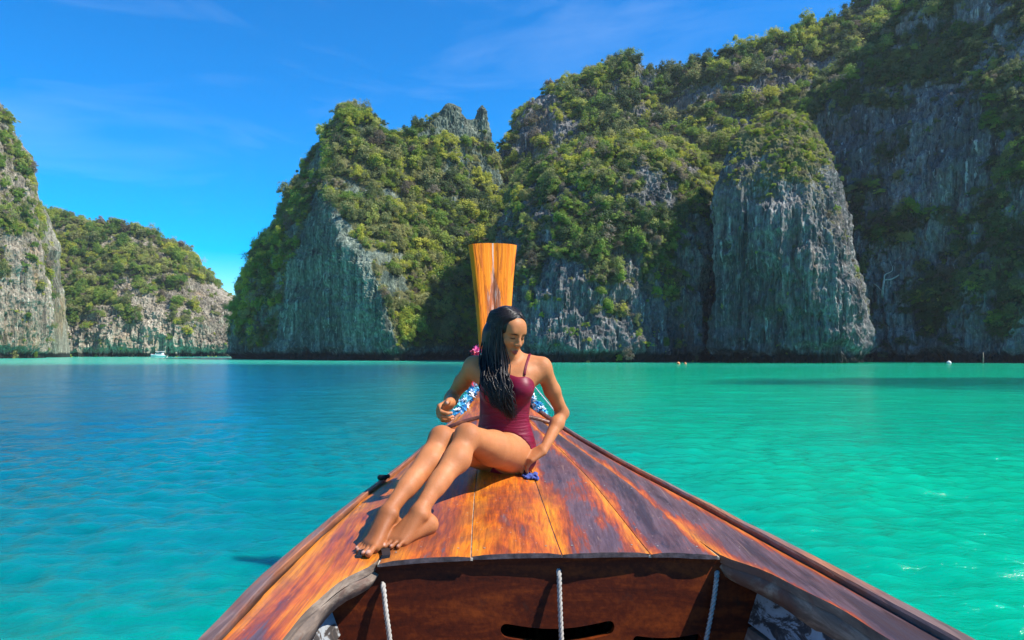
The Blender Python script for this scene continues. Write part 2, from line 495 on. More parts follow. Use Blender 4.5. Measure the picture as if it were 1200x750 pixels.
def C_veg(px, py, nz, pa, zz):
    v = 0.24 + 1.1*nz + 1.6*pa
    # bare overhanging face
    right = np.interp(py, [235, 262, 302, 350, 398, 422], [392, 412, 434, 452, 466, 470])
    left = np.interp(py, [235, 275, 330, 385, 422], [368, 348, 332, 322, 318])
    inside = sstep(0, 12, px - left) * sstep(0, 10, right - px) * sstep(228, 246, py)
    v = v - 2.0*inside
    v = v - 1.1*sstep(505, 530, px)*sstep(175, 140, py)       # bare spires
    v = v + 0.25*sstep(335, 310, px)*sstep(220, 260, py)
    v = v + 0.5*sstep(470, 500, px)*sstep(200, 260, py)
    return np.clip(v, 0, 1)
cliff('C', C_cols, 420, 300, rock_green, 'pointed limestone headland with a bare greenish overhanging face and sunlit jungle slope', C_veg, (2.4, 1.5, 0.75), 3, back=(10, 30))

# D: rounded bulge behind the prow
D_cols = [
 [(585,421,165),(587,380,166),(590,330,168),(593,290,171),(598,255,176),(606,228,184)],
 [(600,422,132),(600,380,134),(599,330,137),(600,282,142),(610,238,150),(628,203,166)],
 [(655,424,124),(655,380,126),(655,322,129),(658,258,134),(668,207,142),(684,178,158)],
 [(730,425,125),(730,380,127),(731,312,130),(733,242,134),(738,193,141),(745,170,154)],
 [(786,425,132),(787,385,133),(789,322,135),(791,258,138),(793,207,143),(796,181,156)],
 [(824,425,134),(824,390,135),(823,342,136),(822,292,139),(819,242,145),(826,207,160)],
 [(833,424,154),(835,390,154),(838,342,155),(840,292,157),(845,242,161),(852,207,174)]]
def D_veg(px, py, nz, pa, zz):
    v = 0.08 + 1.0*nz + 2.3*pa - 0.7*sstep(320, 400, py) - 0.9*sstep(785, 812, px)*sstep(230, 270, py)
    return np.clip(v, 0, 1)
cliff('D', D_cols, 330, 270, rock_grey, 'rounded limestone bulge patched with bushes rising behind the orange prow', D_veg, (2.6, 1.6, 0.9), 4, back=(14, 40))

# R: long jungle ridge behind
R_top = [(545,205),(578,176),(602,150),(626,111),(655,93),(690,76),(725,64),(745,61),(775,70),(802,65),(850,50),(900,29),(945,17),(990,6),(1030,-30),(1090,-80),(1180,-140)]
R_cols = [blend_cols((t[0]*0.93 + 60, 320, 168), (t[0], t[1], 226), 6, 0, 0, 1.15) for t in R_top]
def R_veg(px, py, nz, pa, zz):
    return np.clip(0.36 + 0.5*nz + 1.9*pa - 0.6*sstep(640, 590, px)*sstep(240, 200, py), 0, 1)
cliff('R', R_cols, 430, 190, rock_grey, 'long jungle covered limestone ridge running behind the bulge and the pinnacle', R_veg, (5.0, 2.6, 1.3), 5, back=(20, 60))

# E: pinnacle
E_cols = [
 [(848,424,142),(850,350,142),(852,270,142),(860,205,141),(874,165,140),(892,147,139)],
 [(842,425,129),(843,350,128),(846,270,127.5),(851,203,129),(866,162,132),(886,143,137)],
 [(884,425,125),(884,350,123.5),(882,270,122.5),(884,206,124.5),(892,157,129),(905,133,136)],
 [(930,425,121),(928,350,119.5),(925,270,119),(922,201,122),(920,153,127),(920,129,135)],
 [(975,425,118),(968,350,117),(958,275,118),(949,206,122),(942,156,128),(933,130,136)],
 [(1012,424,122),(1004,350,122),(985,272,123),(970,206,126),(957,164,130),(942,138,137)],
 [(1015,424,148),(1008,350,148),(990,272,146),(975,210,144),(958,170,142),(943,142,139)]]
def E_veg(px, py, nz, pa, zz):
    return np.clip(-0.15 + 1.3*nz + 1.3*pa + 0.45*sstep(205, 160, py) + 0.5*sstep(20, 0, np.abs(px - 930 + (py-200)*0.02))*sstep(240, 190, py), 0, 1)
cliff('E', E_cols, 300, 300, rock_grey, 'tall grey limestone pinnacle with bushes on its sunlit tip standing against the right wall', E_veg, (1.6, 1.4, 0.75), 6, back=(4, 10))

# F: the great shaded wall on the right
F_top = [(838,222,176),(880,185,172),(930,135,168),(975,92,165),(1020,48,162),(1062,8,160),(1120,-55,158),(1190,-125,155),(1290,-190,150),(1450,-240,140),(1700,-260,120)]
F_bot = [(880,424,166),(920,424,158),(965,424,150),(1005,424,143),(1045,425,137),(1085,425,131),(1130,425,125),(1190,426,118),(1270,427,112),(1400,427,108),(1650,428,100)]
F_cols = []
for b, t in zip(F_bot, F_top):
    c = []
    for k in range(7):
        s = k/6; dpt = b[2] + (t[2]-b[2])*(0.45*s + 0.55*s**3)
        c.append((b[0]+(t[0]-b[0])*s, b[1]+(t[1]-b[1])*s, dpt))
    F_cols.append(c)
def F_veg(px, py, nz, pa, zz):
    v = 0.22 + 1.0*nz + 2.0*pa - 0.2*sstep(340, 400, py) - 0.9*sstep(60, 20, np.abs(px-1110))*sstep(90, 120, py)*sstep(260, 210, py)
    return np.clip(v, 0, 1)
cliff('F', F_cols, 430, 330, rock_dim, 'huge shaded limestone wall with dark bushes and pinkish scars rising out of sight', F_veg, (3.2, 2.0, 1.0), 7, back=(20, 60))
# ------------------------------------------------------------------ jungle on the cliffs
def leaf_material(name, stops, rough=0.6):
    m = Mat(name)
    r = m.rand()
    pos = m.tc('Object')
    n = m.noise(pos, 2.3, 3, 0.6)
    f = m.math('ADD', m.math('MULTIPLY', r, 0.75), m.math('MULTIPLY', n, 0.35))
    col = m.ramp(f, stops)
    m.set(color=col, rough=rough, spec=0.25)
    tr = m.n.new('ShaderNodeBsdfTranslucent'); m.l.new(col, tr.inputs['Color'])
    mx = m.n.new('ShaderNodeMixShader'); mx.inputs[0].default_value = 0.40
    m.l.new(m.bsdf.outputs[0], mx.inputs[1]); m.l.new(tr.outputs[0], mx.inputs[2]); m.l.new(mx.outputs[0], m.out.inputs[0])
    return m.m
leaf_sun = leaf_material('leaves_sunlit_yellow_green', [(0.1, (0.11, 0.183, 0.027)), (0.35, (0.207, 0.296, 0.038)), (0.6, (0.362, 0.404, 0.049)), (0.85, (0.506, 0.492, 0.066)), (1.0, (0.506, 0.515, 0.066))])  # sunlit look of the foliage is put into this brighter leaf colour
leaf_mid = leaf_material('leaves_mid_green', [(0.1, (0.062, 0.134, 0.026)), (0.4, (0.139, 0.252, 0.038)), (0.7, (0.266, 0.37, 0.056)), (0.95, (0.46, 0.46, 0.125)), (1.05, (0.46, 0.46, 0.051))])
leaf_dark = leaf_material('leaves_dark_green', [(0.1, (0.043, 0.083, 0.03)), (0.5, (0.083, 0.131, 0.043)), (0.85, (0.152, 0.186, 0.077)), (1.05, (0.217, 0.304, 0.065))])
leaf_olive = leaf_material('leaves_olive', [(0.1, (0.12, 0.156, 0.052)), (0.45, (0.226, 0.253, 0.085)), (0.8, (0.372, 0.353, 0.132)), (1.05, (0.346, 0.452, 0.073))])
leaf_dry = leaf_material('leaves_dry', [(0.10, (0.10, 0.085, 0.06)), (0.45, (0.19, 0.155, 0.10)), (0.8, (0.30, 0.25, 0.18)), (1.05, (0.36, 0.30, 0.19))])
bark = Mat('bark'); bark.set(color=bark.ramp(bark.noise(bark.tc(), 6, 4), [(0.3, (0.06, 0.045, 0.03)), (0.7, (0.19, 0.155, 0.12))]), rough=0.9, spec=0.1)
bark = bark.m

def crown_mesh(name, seed, nblob, nleaf, leaf, flat=0.75, spread=0.72):
    r = np.random.default_rng(seed)
    cs, rs = [], []
    for k in range(nblob):
        d = r.normal(size=3); d /= np.linalg.norm(d)
        c = d * spread * r.random() ** 0.45
        c[2] = c[2]*flat + 0.25
        cs.append(c); rs.append(0.14 + 0.36*r.random()**1.5)
    V, F = [], []
    for c, R in zip(cs, rs):
        d = r.normal(size=(nleaf, 3)); d /= np.linalg.norm(d, axis=1, keepdims=True)
        d[:, 2] = np.where(d[:, 2] < -0.3, -d[:, 2], d[:, 2])
        p = c + d*R*(0.35 + 0.95*r.random((nleaf, 1)))*(0.75 + 0.5*r.random((nleaf, 3)))
        nrm = d*0.7 + r.normal(size=(nleaf, 3))*0.55 + np.array([0, 0, 0.35]); nrm /= np.linalg.norm(nrm, axis=1, keepdims=True)
        a = np.cross(nrm, r.normal(size=(nleaf, 3))); a /= np.linalg.norm(a, axis=1, keepdims=True); b = np.cross(nrm, a)
        s = leaf*(0.6 + 0.9*r.random((nleaf, 1)))
        q = np.stack([p - a*s, p + b*s*0.55 - nrm*s*0.12, p + a*s, p - b*s*0.55 - nrm*s*0.12], 1)
        V.append(q.reshape(-1, 3))
    V = np.concatenate(V)
    F = np.arange(len(V)).reshape(-1, 4)
    return np_mesh(name, V, F, smooth=False)

def trunk_mesh(name, seed):
    r = np.random.default_rng(seed)
    paths, rad = [], []
    lean = r.normal(0, 0.12, 2)
    main = [(0, 0, -0.9), (lean[0]*0.4, lean[1]*0.4, -0.3), (lean[0], lean[1], 0.25)]
    paths.append(catmull(main, 6)); rad.append(np.linspace(0.075, 0.04, 6))
    for k in range(5):
        a = r.random()*6.28; e = 0.5 + 0.25*r.random()
        paths.append(catmull([main[1], (main[1][0] + 0.3*e*math.cos(a), main[1][1] + 0.3*e*math.sin(a), 0.05), (e*math.cos(a), e*math.sin(a), 0.3 + 0.3*r.random())], 5))
        rad.append(np.linspace(0.04, 0.012, 5))
    return tube_mesh(name, paths, rad, 6)

TREES = []     # (crown mesh by leaf colour, trunk mesh)
shapes = [crown_mesh('crown', 1, 12, 150, 0.066, 0.8, 0.82), crown_mesh('crown', 2, 16, 115, 0.058, 0.55, 1.0),
          crown_mesh('crown', 3, 10, 170, 0.072, 1.05, 0.72), crown_mesh('crown', 4, 14, 120, 0.055, 0.5, 1.12)]
trunks = [trunk_mesh('trunk', 21 + i) for i in range(4)]
for t in trunks: t.materials.append(bark)
def variants(mat):
    out = []
    for s in shapes:
        c = s.copy(); c.materials.append(mat); out.append(c)
    return out
CROWNS = dict(sun=variants(leaf_sun), mid=variants(leaf_mid), dark=variants(leaf_dark), olive=variants(leaf_olive), dry=variants(leaf_dry))

# coarse depth map, to know which trees the view shows
CELL = 6
W_, H_ = 1200//CELL, 750//CELL
zbuf = np.full((W_, H_), 1e9)
for c in CLIFFS.values():
    v = c['V']; ix = ((HX + FPX*v[:, 0]/v[:, 1])/CELL).astype(int); iy = ((HY - FPX*v[:, 2]/v[:, 1])/CELL).astype(int)
    ok = (ix >= 0) & (ix < W_) & (iy >= 0) & (iy < H_)
    np.minimum.at(zbuf, (ix[ok], iy[ok]), v[ok, 1])

def scatter(key, count, smin, smax, seed, sinkfrac=0.15):
    c = CLIFFS[key]; r = np.random.default_rng(seed)
    V, F, N = c['V'], c['F'], c['N']
    a, b, d, e = (V[F[:, k]] for k in range(4))
    area = 0.5*np.linalg.norm(np.cross(d - a, e - b), axis=1)
    veg = c['veg'][F].mean(1)
    front = F[:, 0] % 1 == 0
    w = area * (sstep(0.25, 0.8, veg) + (0.05 if key != 'C' else 0.0))
    cen = V[F].mean(1)
    nf = N[F].mean(1)
    tocam = -(cen * nf).sum(1)/np.linalg.norm(cen, axis=1)
    w = w * sstep(-0.45, -0.05, tocam)          # the far side is never seen
    pxs = HX + FPX*cen[:, 0]/cen[:, 1]
    w = w * ((pxs > -420) & (pxs < 1500) & (cen[:, 1] > 5))
    idx = r.choice(len(F), size=count, p=w/w.sum())
    pos = cen[idx] + r.normal(0, 0.25, (count, 3))
    s = smin + (smax - smin)*r.random(count)**3.0
    s = s*(0.75 + 0.5*veg[idx])
    nn = nf[idx]
    pos = pos + nn*(s[:, None]*0.15) + np.array([0, 0, 0.12])*s[:, None]
    up = np.array([0, 0, 1.0]) + 0.55*nn; up /= np.linalg.norm(up, axis=1, keepdims=True)
    return pos, s, up, r

def colour_pick(key, pos, r):  # leaf tone paints in light: bright where sunlit, darker on shaded faces
    n = len(pos); u = r.random(n)
    px = HX + FPX*pos[:, 0]/pos[:, 1]; py = HY - FPX*pos[:, 2]/pos[:, 1]
    cl = fbm(pos/14.0, 2, 91)
    out = np.full(n, 1)          # 0 sun 1 mid 2 dark 3 olive
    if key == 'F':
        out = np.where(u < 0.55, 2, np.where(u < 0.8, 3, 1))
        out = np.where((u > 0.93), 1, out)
    elif key in 'AB':
        out = np.where(u + cl < 0.45, 1, np.where(u + cl < 0.85, 3, 0))
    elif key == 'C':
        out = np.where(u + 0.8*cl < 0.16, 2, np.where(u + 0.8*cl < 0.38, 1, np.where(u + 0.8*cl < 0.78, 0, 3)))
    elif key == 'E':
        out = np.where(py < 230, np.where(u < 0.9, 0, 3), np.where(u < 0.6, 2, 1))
    else:
        out = np.where(u + 0.9*cl < 0.20, 2, np.where(u + 0.9*cl < 0.45, 1, np.where(u + 0.9*cl < 0.70, 3, 0)))
    dry = r.random(n) < dict(C=0.06, D=0.13, E=0.15, F=0.06, R=0.06, A=0.08, B=0.06)[key]
    return np.where(dry, 4, out)

def gn_scatter(objs):
    ng = bpy.data.node_groups.new('scatter', 'GeometryNodeTree')
    ng.interface.new_socket('Geometry', in_out='INPUT', socket_type='NodeSocketGeometry')
    ng.interface.new_socket('Geometry', in_out='OUTPUT', socket_type='NodeSocketGeometry')
    N, L = ng.nodes, ng.links
    gi, go = N.new('NodeGroupInput'), N.new('NodeGroupOutput')
    join = N.new('GeometryNodeJoinGeometry')
    for o in reversed(objs):
        oi = N.new('GeometryNodeObjectInfo'); oi.inputs['Object'].default_value = o; oi.inputs['As Instance'].default_value = True
        oi.transform_space = 'ORIGINAL'
        L.new(oi.outputs['Geometry'], join.inputs[0])
    def att(nm, ty):
        a = N.new('GeometryNodeInputNamedAttribute'); a.data_type = ty; a.inputs['Name'].default_value = nm; return a.outputs[0]
    m2p = N.new('GeometryNodeMeshToPoints'); iop = N.new('GeometryNodeInstanceOnPoints')
    iop.inputs['Pick Instance'].default_value = True
    L.new(gi.outputs[0], m2p.inputs['Mesh']); L.new(m2p.outputs[0], iop.inputs['Points']); L.new(join.outputs[0], iop.inputs['Instance'])
    L.new(att('idx', 'INT'), iop.inputs['Instance Index']); L.new(att('scl', 'FLOAT_VECTOR'), iop.inputs['Scale'])
    e2r = N.new('FunctionNodeEulerToRotation'); L.new(att('rot', 'FLOAT_VECTOR'), e2r.inputs[0]); L.new(e2r.outputs[0], iop.inputs['Rotation'])
    L.new(iop.outputs[0], go.inputs[0])
    return ng

PLAN = dict(A=(3300, 0.5, 2.1), B=(2800, 0.8, 2.5), C=(4600, 0.45, 2.2), D=(3900, 0.3, 1.6), R=(5800, 0.6, 2.6), E=(700, 0.2, 0.7), F=(4800, 0.4, 1.8))
PLACE = dict(A='the steep left cliff with the pale foot', B='the distant ridge closing the bay', C='the pointed headland with the bare greenish face',
             D='the rounded bulge behind the orange prow', R='the long jungle ridge above the bulge', E='the tip of the tall grey pinnacle', F='the huge shaded right wall')
CNAME = ['yellow-green', 'mid-green', 'dark green', 'olive', 'dry tan']; SNAME = ['rounded', 'broad', 'upright', 'flat-topped']
KEYS4 = ['sun', 'mid', 'dark', 'olive', 'dry']
allc = []
for i, (k, (cnt, a, b)) in enumerate(PLAN.items()):
    pos, s, up, r = scatter(k, cnt, a, b, 100 + i)
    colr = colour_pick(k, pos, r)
    shp = r.integers(0, 4, len(pos))
    rz = r.random(len(pos))*6.28
    eul = np.array([(Matrix.Rotation(0, 3, 'Z') @ Vector((0, 0, 1)).rotation_difference(Vector(u)).to_matrix() @ Matrix.Rotation(z, 3, 'Z')).to_euler() for u, z in zip(up, rz)])
    px = HX + FPX*pos[:, 0]/pos[:, 1]; py = HY - FPX*pos[:, 2]/pos[:, 1]
    ix = np.clip((px/CELL).astype(int), 0, W_-1); iy = np.clip((py/CELL).astype(int), 0, H_-1)
    vis = (px > 5) & (px < 1195) & (py > 5) & (py < 418) & (pos[:, 1] < zbuf[ix, iy] + 4)
    # the headland, bulge and ridge behind the figure and the prow are seen; the figure hides little
    allc.append(dict(k=k, pos=pos, s=s, col=colr, shp=shp, eul=eul, vis=vis, sv=s[:, None]*np.stack([0.75 + 0.6*r.random(len(s)), 0.75 + 0.6*r.random(len(s)), 0.55 + 0.85*r.random(len(s))], 1), size=s/pos[:, 1]))
# the 300 trees that show largest become trees of their own
sizes = np.concatenate([np.where(c['vis'], c['size'], 0) for c in allc])
quota = dict(A=24, B=26, C=62, D=70, R=62, E=20, F=36)
for c in allc:
    order = np.argsort(-np.where(c['vis'], c['size'], 0))[:quota[c['k']]]
    c['ind'] = np.zeros(len(c['pos']), bool); c['ind'][order] = True

proto_ref = {}
for c in allc:
    for j in np.nonzero(c['ind'])[0]:
        e = empty('cliff_tree', c['pos'][j]); e.rotation_euler = c['eul'][j]; e.scale = c['sv'][j]
        tag(e, '%s %s tree among the jungle on %s' % (CNAME[c['col'][j]], SNAME[c['shp'][j]], PLACE[c['k']]), 'tree', 'trees on ' + PLACE[c['k']])
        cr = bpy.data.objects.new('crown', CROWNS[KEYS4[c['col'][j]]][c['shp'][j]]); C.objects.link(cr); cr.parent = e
        tk = bpy.data.objects.new('trunk', trunks[c['shp'][j]]); C.objects.link(tk); tk.parent = e
        proto_ref.setdefault((c['col'][j], c['shp'][j]), cr)
# every colour/shape pair needs one tree standing in the scene to copy from
combos = sorted(proto_ref.keys())
ng = gn_scatter([proto_ref[k] for k in combos])
lookup = np.zeros((5, 4), int)
for a in range(5):
    for b in range(4):
        lookup[a, b] = combos.index((a, b)) if (a, b) in proto_ref else combos.index(min(combos, key=lambda q: (q[0] != a, abs(q[1]-b))))
for c in allc:
    keep = ~c['ind']
    p = c['pos'][keep]
    me = bpy.data.meshes.new('jungle_foliage'); me.vertices.add(len(p)); me.vertices.foreach_set('co', p.astype(np.float32).ravel())
    a = me.attributes.new('scl', 'FLOAT_VECTOR', 'POINT'); a.data.foreach_set('vector', c['sv'][keep].astype(np.float32).ravel())
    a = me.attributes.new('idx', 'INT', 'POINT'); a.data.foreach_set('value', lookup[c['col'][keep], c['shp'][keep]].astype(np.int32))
    a = me.attributes.new('rot', 'FLOAT_VECTOR', 'POINT'); a.data.foreach_set('vector', c['eul'][keep].astype(np.float32).ravel())
    o = link('jungle_foliage', me)
    md = o.modifiers.new('scatter', 'NODES'); md.node_group = ng
    tag(o, 'dense mass of small jungle trees and bushes covering ' + PLACE[c['k']], 'foliage', kind='stuff')

# pale dead tree on the shaded wall
def dead_tree():
    F = CLIFFS['F']
    tri = [tuple(f) for f in F['F'].tolist()]
    bvh = BVHTree.FromPolygons([tuple(v) for v in F['V'].tolist()], tri)
    d = Vector(P(1034, 347, 1)).normalized()
    hit = bvh.ray_cast(Vector((0, 0, 0)), d, 500)[0]
    D = hit.y - 0.8 if hit else 130
    k = lambda x, y, dd=0: P(x, y, D + dd)
    paths = [catmull([k(1034, 352, 1.6), k(1034, 342), k(1036, 328, -.3)], 8), catmull([k(1036, 328, -.3), k(1045, 327, -.5), k(1056, 321, -.4), k(1067, 317, 0)], 10),
             catmull([k(1036, 328, -.3), k(1037, 322, 0), k(1045, 318, .3), k(1046, 312, .4)], 8), catmull([k(1056, 321, -.4), k(1062, 322, 0), k(1066, 321, .2)], 5),
             catmull([k(1067, 317), k(1070, 314, .1), k(1075, 317, .2)], 5), catmull([k(1034, 342), k(1028, 335, .3), k(1024, 333, .4)], 5)]
    rad = [np.linspace(.24, .17, 8), np.linspace(.16, .07, 10), np.linspace(.13, .05, 8), np.linspace(.07, .03, 5), np.linspace(.07, .03, 5), np.linspace(.08, .03, 5)]
    m = Mat('dead_wood'); m.set(color=m.ramp(m.noise(m.tc(), 4, 4), [(0.3, (0.35, 0.32, 0.28)), (0.7, (0.6, 0.57, 0.52))]), rough=0.9)
    e = empty('dead_tree', k(1034, 352, 1.6))
    tag(e, 'bare pale dead tree with forked branches clinging to the shaded wall', 'tree')
    link('trunk', tube_mesh('trunk', paths[:1], rad[:1], 8), m.m, e)
    for p, r_ in zip(paths[1:], rad[1:]): link('branch', tube_mesh('branch', [p], [r_], 6), m.m, e)
dead_tree()
# ------------------------------------------------------------------ long-tail boat (the bow the camera rides in)
AX = np.array([-0.08, 1.0, 0]); AX /= np.linalg.norm(AX)
NX = np.array([AX[1], -AX[0], 0])
BO = np.array([0.309, 0.0, 0.0])
f_w = curve1([-4.0, 0.0, 1.8, 2.4, 2.8, 3.2, 3.6, 4.0, 4.5, 5.0, 5.4, 5.7], [0.86, 0.915, 0.90, 0.872, 0.81, 0.725, 0.615, 0.50, 0.345, 0.20, 0.095, 0.055])
f_zg = curve1([-4.0, 0.0, 1.8, 2.4, 2.8, 3.2, 3.6, 4.0, 4.5, 5.0, 5.4, 5.7], [-0.62, -0.68, -0.692, -0.690, -0.672, -0.64, -0.598, -0.545, -0.455, -0.345, -0.23, -0.14])
f_zc = curve1([-4.0, 0.0, 1.8, 2.4, 2.8, 3.2, 3.6, 4.0, 4.5, 5.0, 5.4, 5.7], [-0.60, -0.65, -0.665, -0.648, -0.588, -0.522, -0.472, -0.43, -0.372, -0.295, -0.19, -0.10])
def B(s, x, z):
    s, x, z = np.broadcast_arrays(np.asarray(s, float), np.asarray(x, float), np.asarray(z, float))
    return BO + s[..., None]*AX + x[..., None]*NX + z[..., None]*np.array([0, 0, 1.0])
def deck_pt(s, t, dz=0.0):
    s = np.asarray(s, float); t = np.asarray(t, float)
    zc, zg = f_zc(s), f_zg(s)
    return B(s, t*f_w(s), zc + (zg - zc)*np.abs(t)**2.0 + dz)
def deck_height(x, y):
    v = np.array([x, y, 0]) - BO
    s = float(v @ AX); xx = float(v @ NX)
    t = xx/float(f_w(s))
    return float(f_zc(s) + (f_zg(s) - f_zc(s))*t*t)

def uv_layer(me, uv):
    l = me.uv_layers.new(name='UVMap')
    idx = np.empty(len(me.loops), dtype=np.int32); me.loops.foreach_get('vertex_index', idx)
    l.data.foreach_set('uv', np.asarray(uv, dtype=np.float32)[idx].ravel())

def strip(name, s0, s1, tl, tr, thick, m, parent, ns=60, nt=6, gap=0.003, crown=0.0, lift=0.0, smooth_end=None, wob=0.0, seed=0, end=None, side_end=False):
    """a plank: top face between t-curves tl(s), tr(s) with side faces, thickness downwards"""
    S = np.linspace(s0, s1, ns)
    r = np.random.default_rng(seed)
    L = tl(S) + gap/np.maximum(f_w(S), 0.05); R = tr(S) - gap/np.maximum(f_w(S), 0.05)
    if wob: L = L + wob*fbm(np.stack([S*3, 0*S + seed, 0*S], -1), 3, seed); R = R + wob*fbm(np.stack([S*3, 0*S + seed + 9, 0*S], -1), 3, seed)
    k = np.linspace(0, 1, nt)
    T = L[:, None] + (R - L)[:, None]*k[None]
    S2 = np.repeat(S[:, None], nt, 1)
    if smooth_end is not None:        # slightly uneven sawn end
        S2 = S2 + smooth_end*np.linspace(1, 0, ns)[:, None]**8*fbm(np.stack([T*7, 0*T + seed, 0*T], -1), 2, seed)
    bev = np.minimum(1, np.minimum(k, 1-k)*14)
    top = deck_pt(S2, T, lift - 0.004*(1-bev)[None] + crown*np.sin(np.pi*k)[None])
    bot = deck_pt(S2, T, lift - thick)
    V = np.concatenate([top.reshape(-1, 3), bot.reshape(-1, 3)])
    n = ns*nt; F = list(map(tuple, grid_faces(ns, nt)))
    F += [(a + n, d + n, c + n, b + n) for a, b, c, d in grid_faces(ns, nt)]
    for i in range(ns - 1):
        a, b = i*nt, (i+1)*nt; F.append((a, a + n, b + n, b)); a, b = i*nt + nt-1, (i+1)*nt + nt-1; F.append((a, b, b + n, a + n))
    for j in range(nt - 1):
        F.append((j, j+1, j+1+n, j+n)); q = (ns-1)*nt + j; F.append((q, q+n, q+1+n, q+1))
    me = np_mesh(name, V, np.array(F))
    if end is not None:
        me.materials.append(m); me.materials.append(end)
        mi = np.zeros(len(F), dtype=np.int32); mi[-2*(nt-1) - (2*(ns-1) if side_end else 0):] = 1; me.polygons.foreach_set('material_index', mi)
    uv = np.stack([np.repeat(k[None], ns, 0).ravel(), S2.ravel()], -1)
    uv_layer(me, np.concatenate([uv, uv]))
    try:
        me.set_sharp_from_angle(angle=0.7)
    except Exception: pass
    return link(name, me, m, parent)

def varnish(name, edge_amt=0.55, bias=0.0, rough=0.30, dark=(0.045, 0.030, 0.036), purple=(0.105, 0.062, 0.070), red=(0.27, 0.050, 0.020), orange=(0.52, 0.105, 0.010), bright=(0.78, 0.25, 0.010)):
    m = Mat(name)
    uv = m.tc('UV'); u, v = m.sep(uv)[0], m.sep(uv)[1]
    r = m.rand()
    off = m.n.new('ShaderNodeCombineXYZ'); m.l.new(m.math('MULTIPLY', r, 37.0), off.inputs[2])
    vec = m.n.new('ShaderNodeVectorMath'); vec.operation = 'ADD'; m.l.new(m.tc('Object'), vec.inputs[0]); m.l.new(off.outputs[0], vec.inputs[1]); vec = vec.outputs[0]
    edge = m.math('POWER', m.math('ABSOLUTE', m.math('MULTIPLY', m.math('SUBTRACT', u, 0.5), 2.0)), 2.5)
    pat = m.noise(m.mapping(vec, (3.2, 1.1, 3.0), (0, 0, -0.08)), 1.0, 5, 0.62, 0.9)
    pat2 = m.noise(m.mapping(vec, (17.0, 1.7, 14.0), (0, 0, -0.08)), 1.0, 7, 0.7, 0.4)
    f = m.math('ADD', m.math('MULTIPLY', pat, 1.0), m.math('MULTIPLY', pat2, 0.95))
    f = m.math('ADD', f, m.math('MULTIPLY', edge, edge_amt))
    f = m.math('ADD', f, m.math('ADD', m.math('MULTIPLY', r, 0.22), bias - 0.585))
    f = m.math('SUBTRACT', f, m.rng(v, 2.35, 1.75, 0.0, 0.24))      # varnish gone on the trodden side decks
    col = m.ramp(f, [(0.18, dark), (0.30, purple), (0.42, [c*1.25 for c in purple]), (0.50, red), (0.62, orange), (0.88, bright)])
    grain = m.noise(m.mapping(vec, (90, 2.5, 60), (0, 0, -0.08)), 1.0, 5, 0.6, 0.6)
    col = m.mix(m.rng(grain, 0.35, 0.62, 0.55, 0.0), col, (0.05, 0.018, 0.010))
    # long stains that run across neighbouring planks, and scratches along the grain
    stn = m.noise(m.mapping(m.tc('Object'), (2.4, 1.7, 2.0), (0, 0, 0.35)), 1.0, 6, 0.66, 0.7)
    col = m.mix(m.rng(stn, 0.52, 0.62, 0, 0.5), col, (0.12, 0.040, 0.030))
    scr = m.noise(m.mapping(vec, (60, 0.9, 40), (0, 0, -0.03)), 1.0, 3, 0.5, 0.2)
    col = m.mix(m.rng(scr, 0.68, 0.74, 0, 0.3), col, (0.40, 0.25, 0.17))
    # scuffs and pale worn spots
    sc = m.noise(m.mapping(vec, (22, 9, 20), (0, 0, 0.5)), 1.0, 6, 0.7, 1.2)
    col = m.mix(m.rng(sc, 0.70, 0.80, 0, 0.4), col, (0.34, 0.26, 0.24))
    sp = m.voro(vec, 26)
    col = m.mix(m.rng(sp, 0.09, 0.05, 0, 0.5), col, (0.40, 0.33, 0.30))
    rr = m.math('ADD', rough, m.math('MULTIPLY', m.math('SUBTRACT', pat2, 0.5), 0.5))
    h = m.math('ADD', m.math('MULTIPLY', grain, 0.6), m.math('MULTIPLY', pat2, 1.0))
    m.set(color=col, rough=rr, spec=0.5, normal=m.bump(h, 0.5, 0.004))
    return m.m

wood_deck = varnish('deck_varnish', 0.32, 0.05, 0.42)
wood_deck_orange = varnish('deck_varnish_orange', 0.30, 0.12, 0.42)
wood_deck_purple = varnish('deck_varnish_worn', 0.50, -0.20, 0.42)
wood_rail = varnish('rail_varnish', 0.05, 0.02, 0.62, (0.07, 0.055, 0.055), (0.16, 0.10, 0.09), (0.27, 0.11, 0.065), (0.36, 0.14, 0.06), (0.48, 0.28, 0.15))
wood_trim = varnish('trim_varnish', 0.2, 0.05, 0.35, (0.06, 0.02, 0.01), (0.13, 0.04, 0.02), (0.24, 0.075, 0.02), (0.34, 0.11, 0.02), (0.45, 0.18, 0.04))

